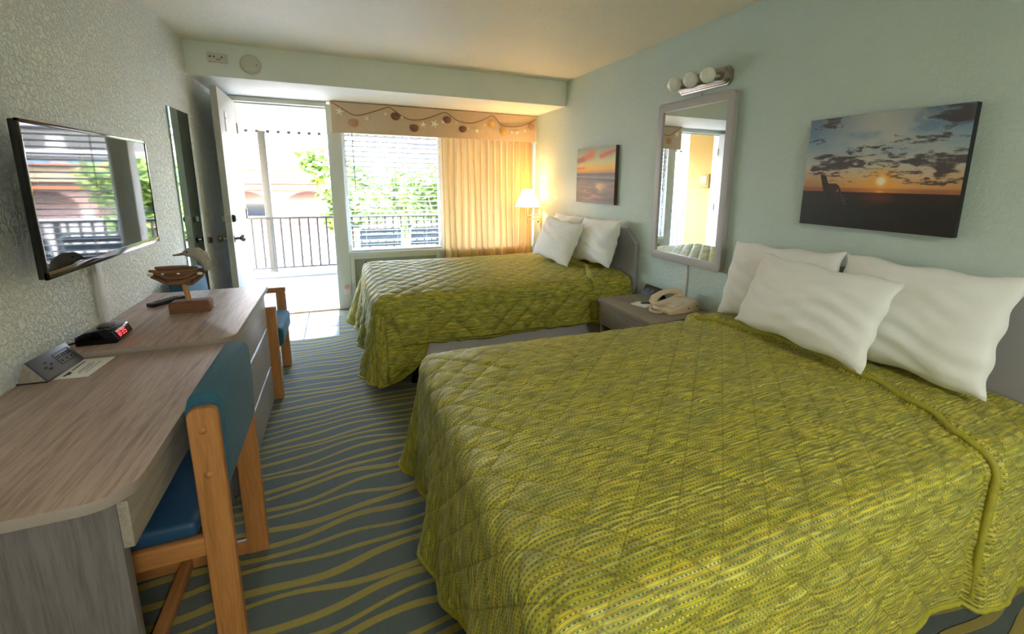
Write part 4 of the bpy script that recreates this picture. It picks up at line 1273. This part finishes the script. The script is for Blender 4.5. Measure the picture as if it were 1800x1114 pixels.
fs = [(i * n + k, i * n + (k + 1) % n, (i + 1) * n + (k + 1) % n, (i + 1) * n + k) for i in range(4) for k in range(n)]
obj('shade', MB().add(vs, fs), M['shade'], lp, smooth=60)
obj('shade_ring', MB().tube([(LX + .149 * math.cos(2 * PI * k / n), LY + .149 * math.sin(2 * PI * k / n), 1.107) for k in range(n)], .003, 6, closed=True), M['brass'], lp, smooth=60)
obj('light_bulb', MB().ball((LX, LY, 1.20), .03, 16, (1, 1, 1.2)), mat('lit_bulb', (255, 230, 190), .4, emit=((255, 206, 140), 1.5)), lp, smooth=60)
pl = bpy.data.lights.new('lamp_glow', 'POINT'); pl.energy = 1.1; pl.color = (1.0, .62, .28); pl.shadow_soft_size = .035
plo = bpy.data.objects.new('lamp_glow', pl); COL.objects.link(plo); plo.parent = lp
plo.location = Vector((LX, LY, 1.255)) - Vector(lp.location)
tag(obj('cable_cover', MB().box(3.134, 3.144, -.322, -.306, .45, .905), M['cable_cover'], bevel=.002), 'thin cable cover running down from the lit wall lamp', 'cable cover')

# ================================================================ LEFT WALL
tv = thing('television', 'flat black television mounted on the textured wall above the dresser', 'television', (.06, -2.80, 1.33))
ty0, ty1, tz0, tz1 = -3.305, -2.295, 1.072, 1.572
obj('screen', MB().box(.103, .1045, ty0 + .012, ty1 - .012, tz0 + .028, tz1 - .012), M['screen'], tv)
obj('bezel', MB().box(.098, .107, ty0, ty1, tz0, tz0 + .026).box(.098, .107, ty0, ty1, tz1 - .010, tz1).box(.098, .107, ty0, ty0 + .010, tz0, tz1).box(.098, .107, ty1 - .010, ty1, tz0, tz1), M['black_gloss'], tv, bevel=.0015)
obj('back_shell', MB().box(.082, .1025, ty0 + .002, ty1 - .002, tz0 + .002, tz1 - .002), M['black'], tv, bevel=.004)
obj('rear_housing', MB().prism([(.05, tz0 + .02), (.082, tz0 + .005), (.082, tz0 + .30), (.05, tz0 + .27)], 'y', ty0 + .09, ty1 - .09), M['black'], tv, bevel=.004)
obj('wall_bracket', MB().box(.002, .05, -3.0, -2.6, 1.2, 1.45), M['black'], tv)
tag(obj('cable_cover', MB().box(0, .018, -2.768, -2.715, .767, 1.09), M['cable_cover'], bevel=.004), 'wide pale cable cover between the television and the dresser', 'cable cover')

wm = thing('door_mirror', 'narrow frameless mirror on the wall beside the open door', 'mirror', (.004, -1.27, .55))
obj('glass', MB().box(.004, .009, -1.49, -1.052, .45, 1.845), M['mirror_teal'], wm)
obj('edge', MB().box(.0005, .004, -1.49, -1.052, .45, 1.845), mat('green_glass_edge', (90, 130, 124), .2), wm)
stp = thing('door_stop', 'black round bumper on the wall beside the door knob', 'door stop', (0, -.90, .905))
obj('base', MB().lathe([(.028, 0), (.028, .008), (.022, .012)], (0, -.90, .905), 'x', 18), M['nickel'], stp, smooth=40)
obj('bumper', MB().lathe([(.022, .012), (.022, .026), (.014, .032), (.001, .033)], (0, -.90, .905), 'x', 18), M['black'], stp, smooth=40)

# soffit devices
dv = thing('alarm_box', 'small rectangular ivory alarm box on the soffit', 'alarm', (.205, -SOF, 2.27))
obj('case', MB().box(.145, .270, -SOF - .030, -SOF, 2.243, 2.305), M['device'], dv, bevel=.005)
for x in (.165, .19, .238):
    obj('indicator', MB().lathe([(.006, 0), (.005, -.003)], (x, -SOF - .030, 2.278), 'y', 10), M['ink'], dv)
obj('grille', MB().box(.20, .23, -SOF - .0312, -SOF - .030, 2.258, 2.262), M['ink'], dv)
sd = thing('smoke_detector', 'round ivory smoke detector on the soffit above the door', 'smoke detector', (.415, -SOF, 2.25))
obj('base', MB().lathe([(.072, 0), (.072, -.012), (.066, -.02)], (.418, -SOF, 2.25), 'y', 32), M['device'], sd, smooth=40)
obj('cover', MB().lathe([(.064, -.02), (.060, -.034), (.040, -.042), (.001, -.044)], (.418, -SOF, 2.25), 'y', 32), M['device'], sd, smooth=40)
for x, z in ((.415, 2.285), (.458, 2.243)):
    obj('vent_hole', MB().lathe([(.006, 0), (.005, -.004)], (x, -SOF - .038, z), 'y', 10), M['ink'], sd)

# ---- unseen flush lamp, added behind the camera as fill light
cl_ = thing('fill_lamp', 'added round white fill lamp on the ceiling, unseen behind the camera', 'lamp', (1.55, -7.0, H))
obj('base_ring', MB().lathe([(.24, 0), (.24, -.03), (.22, -.035)], (1.55, -7.0, H), 'z', 36), M['white_metal'], cl_, smooth=40)
obj('diffuser', MB().lathe([(.22, -.03), (.20, -.06), (.12, -.085), (.001, -.092)], (1.55, -7.0, H), 'z', 36), mat('fill_lamp_glow', (245, 242, 232), .4, emit=((255, 244, 224), .8)), cl_, smooth=60)
al = bpy.data.lights.new('fill_lamp_light', 'AREA'); al.shape = 'DISK'; al.size = .44; al.energy = FILL_W; al.color = (1.0, .96, .90)
alo = bpy.data.objects.new('fill_lamp_light', al); COL.objects.link(alo); alo.parent = cl_; alo.location = (0, 0, -.10)

# ================================================================ SMALL THINGS ON THE DESK AND DRESSER
DT, KT = .767, .7474
# driftwood bird
bd_ = thing('driftwood_bird', 'driftwood shorebird ornament on a wooden block', 'ornament', (.29, -2.63, DT))
obj('block', MB().prism(rrect(.212, .372, DT, DT + .055, .012, (.3, .3, 1, 1)), 'y', -2.668, -2.595), M['driftbase'], bd_, bevel=.005)
obj('post', MB().tube([(.285, -2.632, DT + .05), (.272, -2.628, DT + .16)], .0115, 12), M['post_wood'], bd_, smooth=50)
rb = random.Random(5)
BC = Vector((.262, -2.628, .955))
for k in range(26):
    a = k / 26 * 2 * PI
    lay = rb.uniform(.25, 1.0)
    dz = -.012 + .036 * math.sin(a) * lay; dy = .036 * math.cos(a) * lay
    hl = rb.uniform(.055, .085); cx = rb.uniform(-.03, .035)
    if abs(cx) + hl > .115: hl = .115 - abs(cx)
    bow = -.012 if dz < 0 else .004
    p = [BC + Vector((cx - hl, dy * .55, dz * .5 + .012 + rb.uniform(-.006, .006))), BC + Vector((cx - hl * .3, dy, dz + bow)), BC + Vector((cx + hl * .4, dy, dz + bow)), BC + Vector((cx + hl, dy * .6, dz * .5 + .010 + rb.uniform(-.006, .006)))]
    r0 = rb.uniform(.007, .012)
    obj('driftwood_stick', MB().tube(p, [r0 * .6, r0, r0 * .9, r0 * .5], 7), M['driftwood'] if k % 3 else M['driftbase'], bd_, smooth=50)
obj('body_core', MB().ball(BC + Vector((.0, 0, -.006)), .03, 14, (2.9, .9, .9)), M['driftbase'], bd_, smooth=60)
hd = obj('head', MB().tube([(.372, -2.628, .962), (.374, -2.628, .995), (.362, -2.628, 1.026), (.336, -2.628, 1.046), (.306, -2.628, 1.052), (.287, -2.628, 1.046)], [.014, .024, .030, .030, .022, .010], 14), M['bird_head'], bd_, smooth=60)
obj('beak', MB().tube([(.294, -2.628, 1.047), (.268, -2.628, 1.042), (.246, -2.628, 1.040)], [.008, .0055, .004], 8), mat('grey_stick_beak', (150, 132, 112), .8, vary=.2, vscale=80), hd, smooth=60)
obj('eye', MB().ball((.306, -2.652, 1.056), .004, 10), M['black'], hd, smooth=60)
for x, z in ((.165, .962), (.210, .962), (.268, .960), (.350, .956)):
    obj('shell_chip', MB().ball((x, -2.672, z), .009 if x != .210 and x != .268 else .005, 12, (1.3, .5, .8)), M['paper'], bd_, smooth=60)

rc = thing('remote_control', 'black remote control lying behind the driftwood bird', 'remote control', (.135, -2.415, DT), math.radians(-33))
obj('case', MB().box(-.022, .022, -.088, .088, 0, .02), M['black'], rc, bevel=.005, local=True)
for r_ in range(6):
    for c_ in range(3):
        obj('button', MB().box(-.014 + c_ * .011, -.007 + c_ * .011, -.055 + r_ * .02, -.046 + r_ * .02, .02, .0218), M['grey_plastic'], rc, local=True)

# alarm clock facing the room
ck = thing('alarm_clock', 'black wedge alarm clock with a red display at the end of the dresser', 'clock', (.10, -2.985, DT))
poly = [(.030, DT), (.150, DT), (.160, DT + .012), (.146, DT + .050), (.118, DT + .058), (.060, DT + .050), (.030, DT + .034)]
obj('case', MB().prism(poly, 'y', -3.052, -2.915), M['black_gloss'], ck, bevel=.005, seg=3)
nrm = Vector((.038, 0, .014)).normalized()
dirz = Vector((-.014, 0, .038)).normalized()
base_ = Vector((.1605, 0, DT + .0125)) + nrm * .0006
def face_pt(y, h, lift=0): 
    p = base_ + dirz * h + nrm * lift
    return (p.x, y, p.z)
def face_quad(mb, ya, yb, h0, h1, lift, th=.0006):
    vs = [face_pt(ya, h0, lift), face_pt(yb, h0, lift), face_pt(yb, h1, lift), face_pt(ya, h1, lift), face_pt(ya, h0, lift + th), face_pt(yb, h0, lift + th), face_pt(yb, h1, lift + th), face_pt(ya, h1, lift + th)]
    mb.add(vs, [(0, 3, 2, 1), (4, 5, 6, 7), (0, 1, 5, 4), (1, 2, 6, 5), (2, 3, 7, 6), (3, 0, 4, 7)])
mb = MB(); face_quad(mb, -3.043, -2.924, .004, .036, 0, .001)
dsp = obj('display', mb, M['clock_face'], ck)
SEG = {'0': 'abcdef', '1': 'bc', '2': 'abged', '3': 'abgcd', '4': 'fgbc', '5': 'afgcd', '6': 'afgedc', '7': 'abc', '8': 'abcdefg', '9': 'abcdfg'}
def digit(ch_, ya):
    w_, h_, t_ = .016, .022, .0034; mb = MB(); y_ = ya; h0 = .009
    box = {'a': (0, w_, h_ - t_, h_), 'g': (0, w_, h_ / 2 - t_ / 2, h_ / 2 + t_ / 2), 'd': (0, w_, 0, t_), 'f': (0, t_, h_ / 2, h_), 'b': (w_ - t_, w_, h_ / 2, h_), 'e': (0, t_, 0, h_ / 2), 'c': (w_ - t_, w_, 0, h_ / 2)}
    for s_ in SEG[ch_]:
        a_, b_, c_, d_ = box[s_]; face_quad(mb, y_ + a_, y_ + b_, h0 + c_, h0 + d_, .001)
    obj('digit', mb, M['red_led'], dsp)
digit('8', -3.036); digit('3', -3.008); digit('5', -2.987)
mb = MB(); face_quad(mb, -3.0165, -3.0135, .015, .018, .001); face_quad(mb, -3.0165, -3.0135, .022, .025, .001); obj('colon', mb, M['red_led'], dsp)
obj('snooze_bar', MB().box(.085, .125, -3.02, -2.95, DT + .056, DT + .0605), M['black'], ck, bevel=.002)
obj('power_cord', MB().tube([(.032, -3.045, DT + .016), (.020, -3.070, DT + .018), (.012, -3.105, DT + .009), (.011, -3.128, DT + .007), (.010, -3.139, DT - .008)], .004, 8), M['black'], ck, smooth=60)

def power_hub(name, label, c, rz, mirror_=False):
    """tent-shaped outlet station; local x points to its sloping face"""
    t = thing(name, label, 'power hub', c, rz)
    L = .095
    poly = [(-.034, 0), (.036, 0), (.036, .004), (-.006, .066), (-.012, .066), (-.034, .004)]
    obj('body', MB().prism(poly, 'y', -L, L), M['desk_front'] if not mirror_ else M['black'], t, bevel=.001, local=True)
    a = Vector((.037, 0, .003)); b_ = Vector((-.008, 0, .070)); d = (b_ - a); ln = d.length; d.normalize(); nn = Vector((d.z, 0, -d.x))
    def q(mb, ya, yb, s0, s1, l0, l1):
        P = lambda y, s, l: tuple(a + d * s + nn * l + Vector((0, y, 0)))
        vs = [P(ya, s0, l0), P(yb, s0, l0), P(yb, s1, l0), P(ya, s1, l0), P(ya, s0, l1), P(yb, s0, l1), P(yb, s1, l1), P(ya, s1, l1)]
        return mb.add(vs, [(0, 3, 2, 1), (4, 5, 6, 7), (0, 1, 5, 4), (1, 2, 6, 5), (2, 3, 7, 6), (3, 0, 4, 7)])
    pl_ = obj('face_plate', q(MB(), -L - .003, L + .003, -.002, ln, 0, .006), M['grey_plastic'] if not mirror_ else M['black'], t, bevel=.0012, local=True)
    obj('base_edge', MB().box(-.040, .039, -L - .003, L + .003, 0, .0035), M['black'], t, local=True)
    if not mirror_:
        fr = MB(); q(fr, .002, .084, .020, .022, .006, .0068); q(fr, .002, .084, .062, .064, .006, .0068); q(fr, .002, .004, .020, .064, .006, .0068); q(fr, .082, .084, .020, .064, .006, .0068)
        obj('outlet_border', fr, M['dark'], pl_, local=True)
        for k in range(3):
            y = .018 + k * .025; s_ = MB()
            q(s_, y - .007, y - .004, .042, .054, .006, .0068); q(s_, y + .004, y + .007, .042, .054, .006, .0068); q(s_, y - .003, y + .003, .028, .035, .006, .0068)
            obj('socket', s_, M['dark'], pl_, local=True)
        for k, (y, s0) in enumerate(((-.060, .034), (-.045, .048), (-.045, .024), (-.030, .036))):
            s_ = MB(); q(s_, y - .006, y + .006, s0, s0 + .006, .006, .0068)
            obj('usb_port', s_, M['dark'], pl_, local=True)
    else:
        for k in range(2):
            s_ = MB(); q(s_, -.07 + k * .06, -.035 + k * .06, .03, .055, .006, .0068); obj('socket', s_, M['grey_plastic'], pl_, local=True)
    return t
power_hub('power_hub', 'slate tent-shaped power hub with three outlets on the desk', (.044, -3.250, KT), math.radians(-4))
power_hub('power_hub', 'small black power hub at the wall on the nightstand', (3.055, -2.60, .58), PI, True)

cd = thing('info_card', 'white printed card lying beside the power hub on the desk', 'card', (.130, -3.245, KT))
o_ = obj('card', MB().add([(.082, -3.332, KT + .0012), (.173, -3.341, KT + .0012), (.181, -3.158, KT + .0012), (.086, -3.150, KT + .0012), (.082, -3.332, KT + .0002), (.173, -3.341, KT + .0002), (.181, -3.158, KT + .0002), (.086, -3.150, KT + .0002)],
    [(0, 1, 2, 3), (7, 6, 5, 4), (0, 4, 5, 1), (1, 5, 6, 2), (2, 6, 7, 3), (3, 7, 4, 0)]), M['paper'], cd)
pr = MB()
for (x0, x1, y0, y1) in ((.098, .106, -3.315, -3.275), (.106, .112, -3.305, -3.285), (.101, .105, -3.265, -3.175), (.126, .1275, -3.29, -3.20), (.133, .1345, -3.30, -3.19), (.140, .1415, -3.28, -3.21), (.150, .1515, -3.30, -3.19)):
    pr.box(x0, x1, y0, y1, KT + .0012, KT + .0016)
obj('printed_lines', pr, M['ink'], o_)

# ================================================================ ON THE NIGHTSTAND
NT_ = .58
ph_ = thing('telephone', 'beige corded desk telephone on the nightstand', 'telephone', (2.97, -2.945, NT_))
poly = [(2.845, NT_), (3.085, NT_), (3.085, NT_ + .070), (3.04, NT_ + .072), (2.845, NT_ + .022)]
ba = obj('base', MB().prism(poly, 'y', -3.04, -2.85), M['beige'], ph_, bevel=.006, seg=3)
sl_ = Matrix.Rotation(-math.atan2(.05, .195), 3, 'Y')
kp = obj('keypad', MB().obox((2.925, -2.985, NT_ + .0445), (.095, .072, .003), sl_), mat('pale_keypad', (206, 186, 158), .5), ba)
for r_ in range(4):
    for c_ in range(3):
        p = Vector((2.925, -2.985, NT_ + .047)) + sl_ @ Vector((-.034 + r_ * .021, -.022 + c_ * .022, .001))
        obj('key', MB().obox(p, (.014, .015, .004), sl_), M['white_plastic'], kp)
obj('label_window', MB().obox((3.015, -2.985, NT_ + .0685), (.05, .07, .002), sl_), M['cable_cover'], ba)
for x, z in ((2.995, .030), (3.062, .04)):
    obj('jack', MB().lathe([(.005, 0), (.004, -.002)], (x, -3.0405, NT_ + z), 'y', 10), M['dark'], ba)
hp = [(2.825, -2.875, NT_ + .045), (2.845, -2.875, NT_ + .072), (2.895, -2.875, NT_ + .100), (2.955, -2.875, NT_ + .112), (3.015, -2.875, NT_ + .108), (3.050, -2.875, NT_ + .092), (3.062, -2.875, NT_ + .074)]
hs = obj('handset', MB().tube(hp, [.022, .025, .019, .018, .019, .025, .022], 14), M['beige'], ph_, smooth=60)
obj('earpiece', MB().lathe([(.026, 0), (.028, -.014), (.022, -.02)], (2.845, -2.875, NT_ + .055), 'z', 18).lathe([(.026, 0), (.028, -.014), (.022, -.02)], (3.05, -2.875, NT_ + .09), 'z', 18), M['beige'], hs, smooth=50)
cp = []
path = [Vector((2.825, -2.885, NT_ + .030)), Vector((2.790, -2.905, NT_ + .014)), Vector((2.770, -2.945, NT_ + .012)), Vector((2.785, -2.985, NT_ + .012)), Vector((2.815, -2.995, NT_ + .012)), Vector((2.835, -2.97, NT_ + .012)), Vector((2.848, -2.955, NT_ + .014))]
N_ = 240
for i in range(N_):
    f = i / (N_ - 1) * (len(path) - 1); k = min(int(f), len(path) - 2); t_ = f - k
    p = path[k].lerp(path[k + 1], t_); tg = (path[k + 1] - path[k]).normalized(); s_ = tg.orthogonal().normalized(); b_ = tg.cross(s_)
    a_ = i * .85
    cp.append(p + (s_ * math.cos(a_) + b_ * math.sin(a_)) * .0065)
obj('coiled_cord', MB().tube(cp, .0024, 5), M['beige'], ph_, smooth=60)
npd = thing('notepad', 'small white notepad beside the telephone', 'notepad', (2.83, -2.765, NT_), math.radians(20))
obj('sheet', MB().box(-.045, .045, -.06, .06, 0, .004), M['paper'], npd, local=True)
pn = thing('pen', 'short black pen lying on the notepad', 'pen', (2.865, -2.765, NT_ + .0088), math.radians(-20))
obj('barrel', MB().tube([(-.035, 0, 0), (.03, 0, 0)], .0045, 10), M['black'], pn, smooth=50, local=True)
obj('tip', MB().tube([(.03, 0, 0), (.042, 0, 0)], [.004, .001], 10), M['nickel'], pn, smooth=50, local=True)
